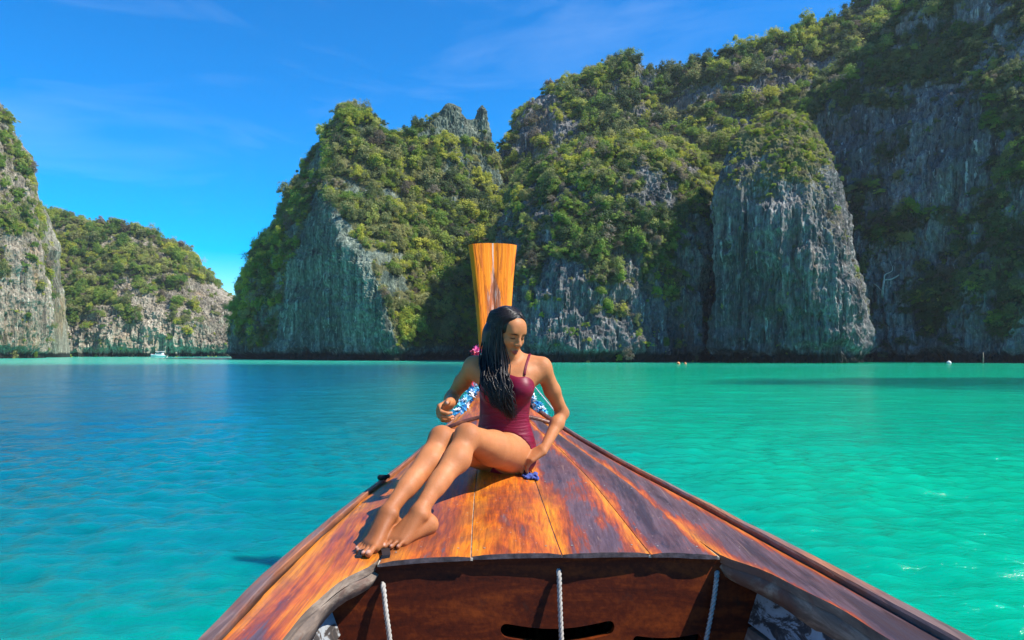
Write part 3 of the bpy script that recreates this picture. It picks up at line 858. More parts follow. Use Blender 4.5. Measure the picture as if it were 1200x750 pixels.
def bulk_mat():
    m = Mat('bulkhead_mahogany'); p = m.tc('Object')
    a = m.noise(m.mapping(p, (3, 3, 14)), 1.0, 6, 0.65, 0.8); b = m.noise(p, 60, 4, 0.6)
    c = m.noise(p, 7, 5, 0.7)
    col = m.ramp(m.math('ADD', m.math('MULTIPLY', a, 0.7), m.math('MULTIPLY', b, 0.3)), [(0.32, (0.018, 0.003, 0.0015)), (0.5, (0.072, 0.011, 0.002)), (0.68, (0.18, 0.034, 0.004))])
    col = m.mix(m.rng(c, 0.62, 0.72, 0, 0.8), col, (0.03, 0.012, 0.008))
    m.set(color=col, rough=0.6, spec=0.15, normal=m.bump(b, 0.3, 0.003)); return m.m
mahogany = bulk_mat()
def grey_wood():
    m = Mat('weathered_wood'); p = m.tc('Object')
    a = m.noise(m.mapping(p, (16, 2.0, 16)), 1.0, 6, 0.68, 0.5); b = m.noise(p, 5, 5, 0.65, 0.5)
    col = m.ramp(a, [(0.32, (0.05, 0.04, 0.036)), (0.5, (0.16, 0.115, 0.085)), (0.66, (0.36, 0.275, 0.205))])
    col = m.mix(m.rng(b, 0.52, 0.6, 0, 0.75), col, (0.13, 0.05, 0.03))
    m.set(color=col, rough=0.75, normal=m.bump(a, 0.6, 0.006)); return m.m
weathered = grey_wood()
def peeling():
    m = Mat('peeling_paint'); p = m.tc('Object')
    b = m.noise(m.mapping(p, (16, 6, 18)), 1.0, 7, 0.68, 0.9); g = m.noise(p, 30, 4)
    col = m.ramp(b, [(0.44, (0.035, 0.03, 0.027)), (0.49, (0.10, 0.085, 0.075)), (0.515, (0.27, 0.285, 0.29)), (0.7, (0.36, 0.385, 0.39))])
    m.set(color=m.mix(m.rng(g, 0.6, 0.7, 0, 0.5), col, (0.1, 0.07, 0.05)), rough=0.65, normal=m.bump(b, 0.7, 0.004)); return m.m
peel = peeling()
def plain(name, col, rough=0.6, var=0.25, scale=8, spec=0.4, bump=0.0):
    m = Mat(name); n = m.noise(m.tc('Object'), scale, 5, 0.6)
    c = m.ramp(n, [(0.3, [x*(1-var) for x in col]), (0.7, [min(1, x*(1+var)) for x in col])])
    m.set(color=c, rough=rough, spec=spec)
    if bump: m.set(normal=m.bump(n, bump, 0.004))
    return m.m
caulk = plain('caulk', (0.42, 0.36, 0.27), 0.9, 0.5, 30)
black_rubber = plain('black_rubber', (0.012, 0.012, 0.013), 0.55, 0.4, 20)

boat = empty('longtail_boat', B(1.0, 0.0, WATER))
tag(boat, 'weathered wooden longtail boat with orange varnished bow deck floating on the lagoon', 'boat')

const = lambda c: (lambda S: 0*S + c)
SEAMS = [-0.965, -0.62, -0.285, 0.05, 0.385, 0.645, 0.965]
S_AFT, S_FWD = 2.40, 4.42
end_grain = plain('end_grain', (0.085, 0.062, 0.062), 0.7, 0.7, 35, bump=0.5)
mats = [wood_deck_orange, wood_deck_orange, wood_deck, wood_deck_purple, wood_deck_purple, wood_deck_purple]
for i in range(1, 5):
    strip('deck_plank', S_AFT, S_FWD, const(SEAMS[i]), const(SEAMS[i+1]), 0.0145, mats[i], boat, 70, 8, 0.0022, 0.002, smooth_end=0.012, seed=i, end=end_grain)
# caulked seams lying just under the plank faces
for i in range(1, 6):
    strip('seam_caulk', S_AFT + 0.004, S_FWD, const(SEAMS[i] - 0.006), const(SEAMS[i] + 0.006), 0.012, caulk, boat, 60, 2, 0.0, lift=-0.004)
# outer planks run on aft as side decks; their inner edge is the broken, rounded mouth of the hold
t_in = curve1([-4.0, 0.0, 1.2, 1.8, 2.1, 2.3, 2.40, 2.5, 4.6], [0.86, 0.86, 0.845, 0.815, 0.775, 0.725, 0.66, 0.645, 0.645])
t_inl = curve1([-4.0, 0.0, 1.2, 1.8, 2.1, 2.3, 2.40, 2.5, 4.6], [0.85, 0.85, 0.835, 0.80, 0.755, 0.70, 0.635, 0.62, 0.62])
strip('deck_plank', -3.8, S_FWD, lambda S: t_in(S), const(0.965), 0.03, wood_deck_purple, boat, 190, 7, 0.002, 0.0, wob=0.020, seed=21, end=weathered, side_end=True)
strip('deck_plank', -3.8, S_FWD, const(-0.965), lambda S: -t_inl(S), 0.03, wood_deck_orange, boat, 190, 7, 0.002, 0.0, wob=0.024, seed=22, end=weathered, side_end=True)
# fore deck in front of the cross trim
for a, b, mm in ((-0.965, -0.30, wood_deck_orange), (-0.30, 0.30, wood_deck_orange), (0.30, 0.965, wood_deck_orange)):
    strip('fore_deck_plank', S_FWD + 0.03, 5.35, const(a), const(b), 0.02, mm, boat, 30, 6, 0.0018, seed=31)
# cross trim
S = np.linspace(-0.93, 0.93, 24)
strip_pts = deck_pt(0*S + S_FWD + 0.012, S, 0.006)
link('cross_trim', tube_mesh('cross_trim', [strip_pts], [0.016], 8), wood_trim, boat)
# gunwale rails: a squared cap along the edge
def rail(sign):
    S = np.concatenate([np.linspace(-3.8, 1.0, 14), np.linspace(1.05, 5.5, 90)])
    w = f_w(S); inn = sign*(w*0.965 + 0.002); out = sign*(w + 0.012)
    zt = f_zg(S) + 0.012; zin = f_zc(S) + (f_zg(S) - f_zc(S))*0.965**2
    zi = np.maximum(zt, zin + 0.014)
    jig = 0.003*fbm(np.stack([S*5, 0*S + sign, 0*S], -1), 3, 8)
    prof = [B(S, inn, zin - 0.03), B(S, inn, zi - 0.003 + jig), B(S, inn + sign*0.003, zi + jig), B(S, out - sign*0.003, zt + 0.001 + jig), B(S, out, zt - 0.003 + jig), B(S, out, zt - 0.065)]
    G = np.stack(prof, 1)
    me = np_mesh('gunwale_rail', G.reshape(-1, 3), grid_faces(len(S), len(prof), False))
    # close ring: add the underside
    uvu = np.repeat(np.linspace(0, 1, len(prof))[None], len(S), 0).ravel()
    uv_layer(me, np.stack([uvu, np.repeat(S, len(prof))], -1))
    o = link('gunwale_rail', me, wood_rail, boat)
    md = o.modifiers.new('thick', 'SOLIDIFY'); md.thickness = 0.006; md.offset = -1
    try: me.set_sharp_from_angle(angle=0.45)
    except Exception: pass
    return o
rail(1); rail(-1)
# hull shell outside and inside
def hull_side(sign, inset, name, m, nz=18, s1=5.62):
    S = np.concatenate([np.linspace(-4.0, 1.0, 20), np.linspace(1.08, s1, 60)])
    k = np.linspace(0, 1, nz)
    w = f_w(S) - inset
    zb = curve1([-4, 3.0, 4.5, 5.2, 5.7], [-2.05, -2.05, -1.95, -1.45, -0.35])(S) + inset
    zt = f_zg(S) - 0.02
    prof = 1 - 0.10*k - 0.90*np.clip((k - 0.30)/0.70, 0, 1)**1.8
    X = sign*np.maximum(w, 0.012)[:, None]*prof[None]
    Z = zt[:, None] + (zb - zt)[:, None]*k[None]
    G = B(np.repeat(S[:, None], nz, 1), X, Z)
    me = np_mesh(name, G.reshape(-1, 3), grid_faces(len(S), nz))
    return link(name, me, m, boat)
for sgn in (1, -1):
    hull_side(sgn, -0.012, 'hull_side', weathered)
    hull_side(sgn, 0.022, 'hull_lining', peel)
# lining planks of the hold, one by one
for sgn in (1, -1):
    for q in range(5):
        S = np.linspace(-3.6, 2.44, 44); z0 = -0.755 - 0.145*q; z1 = z0 - 0.138
        th = 0.016
        rows = []
        for z, inset in ((z0, 0.045), (z0 - 0.004, 0.045 + th), (z1 + 0.004, 0.05 + th), (z1, 0.045)):
            rows.append(B(S, sgn*(f_w(S) - 0.085 - inset - 0.36*(-0.72 - z)), 0*S + z))
        G = np.stack(rows, 1)
        link('hold_plank', np_mesh('hold_plank', G.reshape(-1, 3), grid_faces(len(S), 4), False), peel if q != 1 else weathered, boat)
# coamings: thick boards under the inner edges of the side decks
for sgn, tf in ((1, t_in), (-1, t_inl)):
    S = np.concatenate([np.linspace(-3.7, 1.0, 12), np.linspace(1.05, 2.46, 40)])
    t = tf(S); x = sgn*(t*f_w(S) + 0.012); z = f_zc(S) + (f_zg(S) - f_zc(S))*t*t
    wob = 0.016*fbm(np.stack([S*7, 0*S + sgn, 0*S], -1), 4, 77, 0.65)
    h = np.interp(S, [-4, 1.5, 2.0, 2.46], [0.085, 0.085, 0.075, 0.03])
    prof = [B(S, x + wob*sgn, z - 0.031), B(S, x - sgn*0.012 + wob, z - 0.045), B(S, x + sgn*0.004 + wob, z - 0.04 - h), B(S, x + sgn*0.05, z - 0.045 - h), B(S, x + sgn*0.06, z - 0.031)]
    G = np.stack(prof, 1)
    link('coaming', np_mesh('coaming', G.reshape(-1, 3), grid_faces(len(S), 5)), weathered, boat)
# floor boards of the hold
for q in range(7):
    x0 = -0.56 + 0.16*q
    s_end = max([s for s in np.linspace(2.4, 4.9, 40) if float(f_w(s))*0.68 > max(abs(x0), abs(x0 + 0.16)) + 0.02] + [2.40])
    bm = bmesh.new(); v = []
    for s in (-3.7, s_end):
        for xx in (x0 + 0.004, x0 + 0.156):
            for z in (-1.50, -1.47): v.append(bm.verts.new(B(s, xx, z)))
    for f in ((0,1,3,2), (4,6,7,5), (0,4,5,1), (2,3,7,6), (1,5,7,3), (0,2,6,4)): bm.faces.new([v[i] for i in f])
    bm_obj('floor_board', bm, weathered, boat)
# bulkhead with its hand slot
S_BULK = 2.424
TILT = 0.12          # the bulkhead leans aft towards its foot
def bulkhead():
    bm = bmesh.new()
    xs = np.linspace(-0.80, 0.80, 33)
    t = xs/float(f_w(S_BULK)); zt = float(f_zc(S_BULK)) + (float(f_zg(S_BULK)) - float(f_zc(S_BULK)))*t*t - 0.024
    outer = [(x, z) for x, z in zip(xs, zt)] + [(0.80, -1.05), (0.62, -1.49), (-0.62, -1.49), (-0.80, -1.05)]
    # slot, a shallow crescent with rounded ends: pixel centres (590,735) .. (718,733)
    def slot(x0, x1, z0, sag, hh):
        up, lo = [], []
        for k in 0.5 - 0.5*np.cos(np.pi*np.linspace(0, 1, 25)):
            x = x0 + (x1 - x0)*k; c = z0 - sag*math.sin(math.pi*k)
            hgt = hh*math.sqrt(max(0, 1 - (max(0, abs(2*k - 1) - (1 - 2*hh/(x1 - x0)))/(2*hh/(x1 - x0)))**2))
            up.append((x, c + hgt)); lo.append((x, c - hgt))
        return up + lo[::-1][1:-1]
    holes = [slot(-0.155, 0.215, -0.888, 0.024, 0.022), slot(0.275, 0.50, -0.935, 0.012, 0.018)]
    edges = []
    for loop in [outer] + holes:
        vs = [bm.verts.new(B(S_BULK + TILT*(z + 0.66), x, z)) for x, z in loop]
        for a, b in zip(vs, vs[1:] + vs[:1]): edges.append(bm.edges.new((a, b)))
    bmesh.ops.triangle_fill(bm, use_beauty=True, use_dissolve=False, edges=edges)
    bmesh.ops.recalc_face_normals(bm, faces=bm.faces[:])
    g = bmesh.ops.extrude_face_region(bm, geom=bm.faces[:])
    bmesh.ops.translate(bm, vec=Vector(AX*0.025), verts=[e for e in g['geom'] if isinstance(e, bmesh.types.BMVert)])
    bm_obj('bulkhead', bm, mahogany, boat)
bulkhead()
# deck beam edge under the planks' ends
S = np.linspace(-0.66, 0.66, 26)
beam = np.stack([deck_pt(0*S + 2.416, S, -0.015), deck_pt(0*S + 2.416, S, -0.035), deck_pt(0*S + 2.4235, S, -0.035), deck_pt(0*S + 2.4235, S, -0.015)], 1)
link('deck_beam', np_mesh('deck_beam', beam.reshape(-1, 3), grid_faces(len(S), 4), False), mahogany, boat)

# prow: the flaring plank that stands up from the stem
def prow():
    m = Mat('prow_varnish'); p = m.tc('UV'); u, v = m.sep(p)[0], m.sep(p)[1]
    grain = m.noise(m.mapping(p, (26, 1.6, 1)), 1.0, 6, 0.65, 1.0)
    blot = m.noise(m.mapping(p, (5, 2.2, 1)), 1.0, 6, 0.65, 0.8)
    col = m.ramp(m.math('ADD', m.math('MULTIPLY', grain, 0.6), m.math('MULTIPLY', blot, 0.4)), [(0.30, (0.66, 0.13, 0.003)), (0.5, (0.92, 0.225, 0.003)), (0.7, (0.95, 0.29, 0.006))])
    # bare, peeled wood down the middle
    du = m.math('ABSOLUTE', m.math('SUBTRACT', u, 0.50))
    mask = m.math('ADD', m.math('SUBTRACT', 0.12, du), m.math('MULTIPLY', m.math('SUBTRACT', m.noise(m.mapping(p, (14, 5, 1)), 1.0, 6, 0.7, 0.6), 0.5), 0.42))
    env = m.math('SUBTRACT', 1.0, m.math('ABSOLUTE', m.math('DIVIDE', m.math('SUBTRACT', v, 0.66), 0.42)))
    mask = m.math('ADD', mask, m.math('MULTIPLY', m.math('SUBTRACT', env, 0.75), 0.40))
    worn = m.ramp(m.noise(m.mapping(p, (30, 9, 1)), 1.0, 5, 0.7), [(0.38, (0.16, 0.045, 0.02)), (0.52, (0.40, 0.13, 0.06)), (0.66, (0.60, 0.42, 0.34))])
    col = m.mix(m.rng(mask, 0.0, 0.03), col, worn)
    line = m.rng(m.math('ADD', m.math('ABSOLUTE', m.math('SUBTRACT', u, 0.5)), m.math('MULTIPLY', m.math('SUBTRACT', grain, 0.5), 0.03)), 0.022, 0.012)
    col = m.mix(m.math('MULTIPLY', m.math('MULTIPLY', line, m.rng(v, 0.78, 0.90)), 0.8), col, (0.66, 0.58, 0.50))
    dk = m.noise(m.mapping(p, (13, 5.0, 1), loc=(4, 2, 0)), 1.0, 6, 0.7, 0.9)
    col = m.mix(m.rng(dk, 0.50, 0.60, 0, 0.8), col, (0.46, 0.085, 0.004))
    m.set(color=col, rough=0.55, spec=0.2, normal=m.bump(m.math('ADD', grain, dk), 0.7, 0.006))
    # centre line of the plank in boat space: rises and leans forward
    cz = np.array([-0.55, -0.30, -0.02, 0.20, 0.42, 0.62, 0.83])
    cs = np.array([5.30, 5.38, 5.50, 5.58, 5.66, 5.72, 5.78])
    hw = np.array([0.085, 0.095, 0.110, 0.124, 0.142, 0.162, 0.187])
    n = 40; zz = np.linspace(cz[0], cz[-1], n)
    ss, ww = curve1(cz, cs)(zz), curve1(cz, hw)(zz)
    k = np.linspace(-1, 1, 13)
    th = 0.05
    # two cheeks with a shallow groove between them, rounded outer edges
    front = -th*(1 - 0.5*np.abs(k)**14) + 0.012*np.exp(-(k/0.05)**2)
    G = []
    for i in range(n):
        topdip = 0.0
        row = [B(ss[i] + fr, ww[i]*kk, zz[i] + (0.012*(1 - kk*kk) if i == n-1 else 0)) for kk, fr in zip(k, front)]
        row += [B(ss[i] - fr*0.8, ww[i]*kk, zz[i] + (0.012*(1 - kk*kk) if i == n-1 else 0)) for kk, fr in zip(k[::-1], front[::-1])]
        G.append(row)
    G = np.array(G); nr = G.shape[1]
    # close around: rows form rings
    F = []
    for i in range(n-1):
        for j in range(nr):
            j2 = (j+1) % nr; F.append((i*nr+j, i*nr+j2, (i+1)*nr+j2, (i+1)*nr+j))
    b = (n-1)*nr
    for j in range(12): F.append((b+j, b+j+1, b+nr-2-j, b+nr-1-j))
    me = np_mesh('prow_plank', G.reshape(-1, 3), np.array(F))
    uk = np.concatenate([(k+1)/2, (k[::-1]+1)/2])
    uv_layer(me, np.stack([np.tile(uk, n), np.repeat((zz - zz[0])/(zz[-1]-zz[0]), nr)], -1))
    try: me.set_sharp_from_angle(angle=0.8)
    except Exception: pass
    link('prow_plank', me, m.m, boat)
prow()
# small black lashing clip on the left rail
def clip():
    bm = bmesh.new()
    c = B(3.50, -float(f_w(3.50)) + 0.012, float(f_zg(3.50)) + 0.03)
    r = bmesh.ops.create_cube(bm, size=1.0)
    for v in r['verts']: v.co = Vector(c) + Vector((v.co.x*0.045, v.co.y*0.022, v.co.z*0.024))
    bmesh.ops.bevel(bm, geom=bm.edges[:], offset=0.005, segments=2, affect='EDGES')
    r = bmesh.ops.create_uvsphere(bm, u_segments=8, v_segments=6, radius=0.010)
    for v in r['verts']: v.co += Vector(c) + Vector((0.026, 0.0, 0.006))
    bm_obj('lashing_clip', bm, black_rubber, boat, True)
clip()
# nails in the plank ends
nail_mat = plain('nail_heads', (0.30, 0.27, 0.24), 0.5, 0.3)
bm = bmesh.new(); bmesh.ops.create_circle(bm, cap_ends=True, segments=8, radius=0.0035)
nail_me = bpy.data.meshes.new('nail'); bm.to_mesh(nail_me); bm.free(); nail_me.materials.append(nail_mat)
for i in range(6):
    for t in (SEAMS[i] + 0.05, SEAMS[i+1] - 0.05):
        for s in (2.47, 3.1):
            if (i == 0 or i == 5) and s < 2.6: continue
            o = bpy.data.objects.new('nail', nail_me); C.objects.link(o); o.parent = boat
            o.matrix_parent_inverse = Matrix.Translation(-boat.location)
            o.location = deck_pt(s + random.uniform(-.01, .01), t, 0.0025); o.rotation_euler = (0.12, 0.1*t, 0)

# ------------------------------------------------------------------ ropes hanging against the bulkhead
rope_mat = plain('white_rope', (0.36, 0.33, 0.29), 0.85, 0.3, 60)
def rope(pts, label, r=0.0075):
    c = catmull(pts, 90)
    L = np.concatenate([[0], np.cumsum(np.linalg.norm(np.diff(c, axis=0), axis=1))])
    t = np.gradient(c, axis=0); t /= np.linalg.norm(t, axis=1, keepdims=True)
    a = np.cross(t, AX); a /= np.linalg.norm(a, axis=1, keepdims=True); b = np.cross(t, a)
    paths = []
    for k in range(3):
        ph = L*2*np.pi/0.045 + k*2*np.pi/3
        paths.append(c + r*0.55*(np.cos(ph)[:, None]*a + np.sin(ph)[:, None]*b))
    o = link('hanging_rope', tube_mesh('hanging_rope', paths, [r*0.62]*3, 6), rope_mat)
    tag(o, label, 'rope', 'ropes hanging from the bulkhead'); return o
dB = S_BULK - 0.004
def on_bulk(px, py, off=0.0):
    # boat point on the bulkhead plane seen at a pixel
    d = Vector(P(px, py, 1)); n = Vector(AX - np.array([0, 0, TILT])); k = (Vector(BO + AX*(S_BULK - off) + np.array([0, 0, -0.66])) @ n)/(d @ n)
    return np.array(d*k)
rope([on_bulk(448, 684, -0.03), on_bulk(449, 687, 0.012), on_bulk(452, 715, 0.035), on_bulk(457, 752, 0.05), on_bulk(462, 800, 0.06), on_bulk(466, 880, 0.05)], 'white twisted rope at the bulkhead end below the bare feet')
rope([on_bulk(654, 669, -0.03), on_bulk(655, 672, 0.012), on_bulk(656, 705, 0.035), on_bulk(658, 752, 0.05), on_bulk(660, 800, 0.06), on_bulk(661, 880, 0.05)], 'white twisted rope hanging across the hand slot of the bulkhead')
rope([on_bulk(840, 671, -0.03), on_bulk(840, 674, 0.012), on_bulk(836, 705, 0.03), on_bulk(827, 752, 0.045), on_bulk(818, 800, 0.05), on_bulk(806, 880, 0.05)], 'white twisted rope slanting down beside the peeling hull planks')

# black straps over the edge of the deck, by the toes
def strap(pxs, label):
    bm = bmesh.new(); rows = []
    for (px, py, dd, w) in pxs:
        c = P(px, py, dd)
        rows.append([bm.verts.new(c + np.array([-w, 0, 0])), bm.verts.new(c + np.array([w, 0, 0.002])), bm.verts.new(c + np.array([w, 0.008, 0.002])), bm.verts.new(c + np.array([-w, 0.008, 0]))])
    for a, b in zip(rows, rows[1:]):
        for i in range(4): bm.faces.new([a[i], a[(i+1) % 4], b[(i+1) % 4], b[i]])
    bm.faces.new(rows[0]); bm.faces.new(rows[-1][::-1])
    tag(bm_obj('rubber_strap', bm, black_rubber, None, False), label, 'strap')
strap([(450, 641, 2.47, 0.018), (452, 646, 2.425, 0.013), (452.5, 651, 2.39, 0.013), (452, 658, 2.385, 0.010), (449, 664, 2.39, 0.006)], 'short black rubber strap folded over the deck edge under the toes')
strap([(430, 640, 2.46, 0.012), (423, 645, 2.42, 0.008), (421, 652, 2.40, 0.009), (420, 658, 2.395, 0.005)], 'black rubber strap end beside the little toe of the outer foot')

# ------------------------------------------------------------------ garlands on the prow
def flower_mesh(seed):
    r = np.random.default_rng(seed); V, F = [], []
    for k in range(9):
        a = k*2.4; el = 0.2 + 0.9*r.random()
        d = np.array([math.cos(a)*math.cos(el), math.sin(a)*math.cos(el), math.sin(el)])
        s = np.cross(d, [0, 0, 1.0]); s /= np.linalg.norm(s); n = np.cross(d, s)
        i = len(V); L = 0.8 + 0.5*r.random()
        V += [0*d, d*L*0.55 + s*0.34 + n*0.10, d*L + n*0.22, d*L*0.55 - s*0.34 + n*0.10]; F.append((i, i+1, i+2, i+3))
    return np_mesh('flower', np.array(V), np.array(F), False)
fl = [flower_mesh(i) for i in range(3)]
def petal(name, c): 
    m = plain(name, c, 0.6, 0.35, 40); return m
petal_mats = dict(white=petal('petal_white', (0.75, 0.78, 0.80)), blue=petal('petal_blue', (0.03, 0.26, 0.55)), cyan=petal('petal_cyan', (0.12, 0.50, 0.68)), red=petal('petal_red', (0.55, 0.02, 0.05)), pink=petal('petal_pink', (0.80, 0.10, 0.28)))
fl_m = {}
for k, v in petal_mats.items():
    for i in range(3):
        c = fl[i].copy(); c.materials.append(v); fl_m[k, i] = c
core_mat = plain('garland_core', (0.05, 0.16, 0.22), 0.9)
def garland(pts, cols, label, n, size=0.022, rad=0.03):
    c = catmull(pts, 60)
    e = empty('flower_garland', c[0]); tag(e, label, 'garland', 'flower garlands on the prow')
    link('garland_string', tube_mesh('garland_string', [c], [rad*0.55], 7), core_mat, e)
    for k in range(n):
        i = int((k + random.random()*0.5)/n*59); p = c[i]
        d = np.random.default_rng(k + int(size*1e5)).normal(size=3); d /= np.linalg.norm(d)
        o = bpy.data.objects.new('flower', fl_m[cols[(k*7 + k//3) % len(cols)], k % 3]); C.objects.link(o); o.parent = e
        o.matrix_parent_inverse = Matrix.Translation(-e.location)
        o.location = p + d*rad*0.75; o.rotation_euler = Vector(d).to_track_quat('Z', 'Y').to_euler(); o.scale = (size*random.uniform(0.8, 1.3),)*3
q = lambda s, x, z: B(s, x, z)
# blue and white strings laid over the bow from the stem to either side
garland([q(5.28, -0.06, -0.10), q(5.15, -0.13, -0.21), q(4.98, -0.20, -0.30), q(4.80, -0.275, -0.385), q(4.74, -0.31, -0.46)], ['blue', 'white', 'cyan', 'white', 'blue'], 'blue and white flower garland draped down the bow toward the raised hand', 110)
garland([q(5.28, 0.06, -0.10), q(5.16, 0.12, -0.19), q(5.00, 0.19, -0.28), q(4.84, 0.245, -0.36), q(4.78, 0.285, -0.42)], ['cyan', 'white', 'blue', 'white', 'cyan'], 'pale blue and white flower garland draped down the bow behind the propping arm', 100)
garland([q(5.36, -0.115, -0.01), q(5.27, -0.13, -0.09), q(5.17, -0.165, -0.18), q(5.05, -0.205, -0.245)], ['red', 'red', 'pink'], 'red flower garland hanging from the prow above the blue one', 60)
th = np.linspace(0, 2*np.pi, 14)
garland([q(5.49 - 0.085*math.cos(a), 0.135*math.sin(a), 0.0 + 0.02*math.sin(a*2)) for a in th], ['pink', 'red', 'pink', 'white'], 'pink flower garland tied round the prow plank behind the shoulder', 70, 0.026)
# mooring line
line_mat = plain('thin_line', (0.5, 0.5, 0.48), 0.8)
tag(link('mooring_line', tube_mesh('mooring_line', [catmull([q(5.45, 0.10, -0.02), q(4.95, 0.28, -0.28), q(4.46, 0.355, -0.415)], 16)], [0.004], 5), line_mat), 'thin pale line running from the prow to the right rail', 'rope')
# ------------------------------------------------------------------ the seated woman
V3 = lambda *a: np.array(a, dtype=np.float32)
def unit(v): v = np.asarray(v, dtype=np.float64); return v/np.linalg.norm(v)
H_VOX = 0.004
G_LO = np.array([-0.58, 2.36, -0.715]); G_HI = np.array([0.31, 3.47, 0.235])
G_N = np.ceil((G_HI - G_LO)/H_VOX).astype(int)

class Field:
    def __init__(s): s.a = np.full(G_N, 1.0, dtype=np.float32)
    def region(s, lo, hi):
        i0 = np.clip(np.floor((np.asarray(lo) - G_LO)/H_VOX).astype(int), 0, G_N); i1 = np.clip(np.ceil((np.asarray(hi) - G_LO)/H_VOX).astype(int) + 1, 0, G_N)
        sl = tuple(slice(a, b) for a, b in zip(i0, i1))
        ax = [(G_LO[k] + H_VOX*np.arange(i0[k], i1[k])).astype(np.float32) for k in range(3)]
        return sl, np.stack(np.meshgrid(*ax, indexing='ij'), -1)
    def put(s, fn, lo, hi, k=0.01, sub=False, margin=0.03):
        sl, p = s.region(np.asarray(lo) - margin - k, np.asarray(hi) + margin + k)
        if p.size == 0: return
        d = fn(p); o = s.a[sl]
        if sub:
            d = -d; h = np.clip(k - np.abs(o - d), 0, None)/k; s.a[sl] = np.maximum(o, d) + h*h*k*0.25
        else:
            h = np.clip(k - np.abs(o - d), 0, None)/k; s.a[sl] = np.minimum(o, d) - h*h*k*0.25
    def cone(s, a, b, ra, rb, k=0.01, sub=False):
        a, b = np.asarray(a, np.float32), np.asarray(b, np.float32); r = max(ra, rb); ba = b - a; L2 = float(ba @ ba) + 1e-9
        def fn(p):
            t = np.clip(((p - a) @ ba)/L2, 0, 1); return np.linalg.norm(p - a - t[..., None]*ba, axis=-1) - (ra + (rb - ra)*t)
        s.put(fn, np.minimum(a, b) - r, np.maximum(a, b) + r, k, sub)
    def ell(s, c, r, R=None, k=0.01, sub=False):
        c = np.asarray(c, np.float32); r = np.asarray(r, np.float32); R = np.eye(3, dtype=np.float32) if R is None else np.asarray(R, np.float32)
        def fn(p):
            q = (p - c) @ R.T; k0 = np.linalg.norm(q/r, axis=-1); k1 = np.linalg.norm(q/(r*r), axis=-1) + 1e-6; return k0*(k0 - 1)/k1
        m = r.max(); s.put(fn, c - m, c + m, k, sub)
    def union(s, o, k=0.01, kfn=None):
        if kfn is not None:
            sl, p = s.region(G_LO, G_HI); k = kfn(p)
        h = np.clip(k - np.abs(s.a - o.a), 0, None)/k; s.a = np.minimum(s.a, o.a) - h*h*k*0.25

def surface_nets(F):
    s = F < 0
    nx, ny, nz = F.shape
    cnt = np.zeros((nx-1, ny-1, nz-1), dtype=np.uint8)
    for i in (0, 1):
        for j in (0, 1):
            for k in (0, 1): cnt += s[i:nx-1+i, j:ny-1+j, k:nz-1+k]
    act = np.argwhere((cnt > 0) & (cnt < 8))
    idx = np.full(cnt.shape, -1, dtype=np.int32); idx[act[:, 0], act[:, 1], act[:, 2]] = np.arange(len(act))
    cor = [(i, j, k) for i in (0, 1) for j in (0, 1) for k in (0, 1)]
    val = {c: F[act[:, 0]+c[0], act[:, 1]+c[1], act[:, 2]+c[2]] for c in cor}
    acc = np.zeros((len(act), 3)); n = np.zeros(len(act))
    for c in cor:
        for ax in range(3):
            if c[ax] == 0:
                d = list(c); d[ax] = 1; d = tuple(d); a, b = val[c], val[d]
                m = (a < 0) != (b < 0); t = np.where(m, a/np.where(m, a - b, 1), 0)
                pt = np.tile(np.array(c, float), (len(act), 1)); pt[:, ax] = t
                acc += pt*m[:, None]; n += m
    V = G_LO + H_VOX*(act + acc/n[:, None])
    faces = []
    for ax in range(3):
        o1, o2 = [(1, 2), (2, 0), (0, 1)][ax]
        sl0 = [slice(None)]*3; sl1 = [slice(None)]*3; sl0[ax] = slice(0, -1); sl1[ax] = slice(1, None)
        ch = s[tuple(sl0)] != s[tuple(sl1)]; e = np.argwhere(ch)
        e = e[(e[:, o1] > 0) & (e[:, o2] > 0) & (e[:, o1] < F.shape[o1]-1) & (e[:, o2] < F.shape[o2]-1)]
        ins = s[e[:, 0], e[:, 1], e[:, 2]]
        q = []
        for da, db in ((-1, -1), (0, -1), (0, 0), (-1, 0)):
            c = e.copy(); c[:, o1] += da; c[:, o2] += db; q.append(idx[c[:, 0], c[:, 1], c[:, 2]])
        q = np.stack(q, 1); q[~ins] = q[~ins][:, ::-1]; faces.append(q)
    return V, np.concatenate(faces)

def relax(V, F, it=2, lam=0.5):
    """light smoothing that keeps volume (Taubin)"""
    E = np.concatenate([F[:, [0, 1]], F[:, [1, 2]], F[:, [2, 3]], F[:, [3, 0]]]); n = len(V)
    deg = np.bincount(E.ravel(), minlength=n).astype(float)
    for i in range(it*2):
        acc = np.stack([np.bincount(E[:, 0], V[E[:, 1], k], n) + np.bincount(E[:, 1], V[E[:, 0], k], n) for k in range(3)], 1)
        l = lam if i % 2 == 0 else -lam*1.04
        V = V + l*(acc/deg[:, None] - V)
    return V

# --- torso
TZ = np.array([-0.560, -0.525, -0.49, -0.44, -0.39, -0.34, -0.295, -0.25, -0.20, -0.15, -0.11, -0.075, -0.045, -0.015, 0.03])
T_CX = curve1(TZ, [-0.02, -0.02, -0.022, -0.025, -0.028, -0.032, -0.034, -0.032, -0.028, -0.022, -0.018, -0.018, -0.018, -0.018, -0.016])
T_CY = curve1(TZ, [3.27, 3.27, 3.265, 3.26, 3.255, 3.25, 3.24, 3.232, 3.225, 3.222, 3.222, 3.228, 3.234, 3.238, 3.236])
T_A = curve1(TZ, [0.02, 0.095, 0.125, 0.135, 0.130, 0.118, 0.106, 0.104, 0.108, 0.116, 0.122, 0.122, 0.100, 0.060, 0.030])
T_B = curve1(TZ, [0.02, 0.075, 0.098, 0.105, 0.100, 0.090, 0.081, 0.080, 0.084, 0.088, 0.086, 0.076, 0.060, 0.050, 0.030])
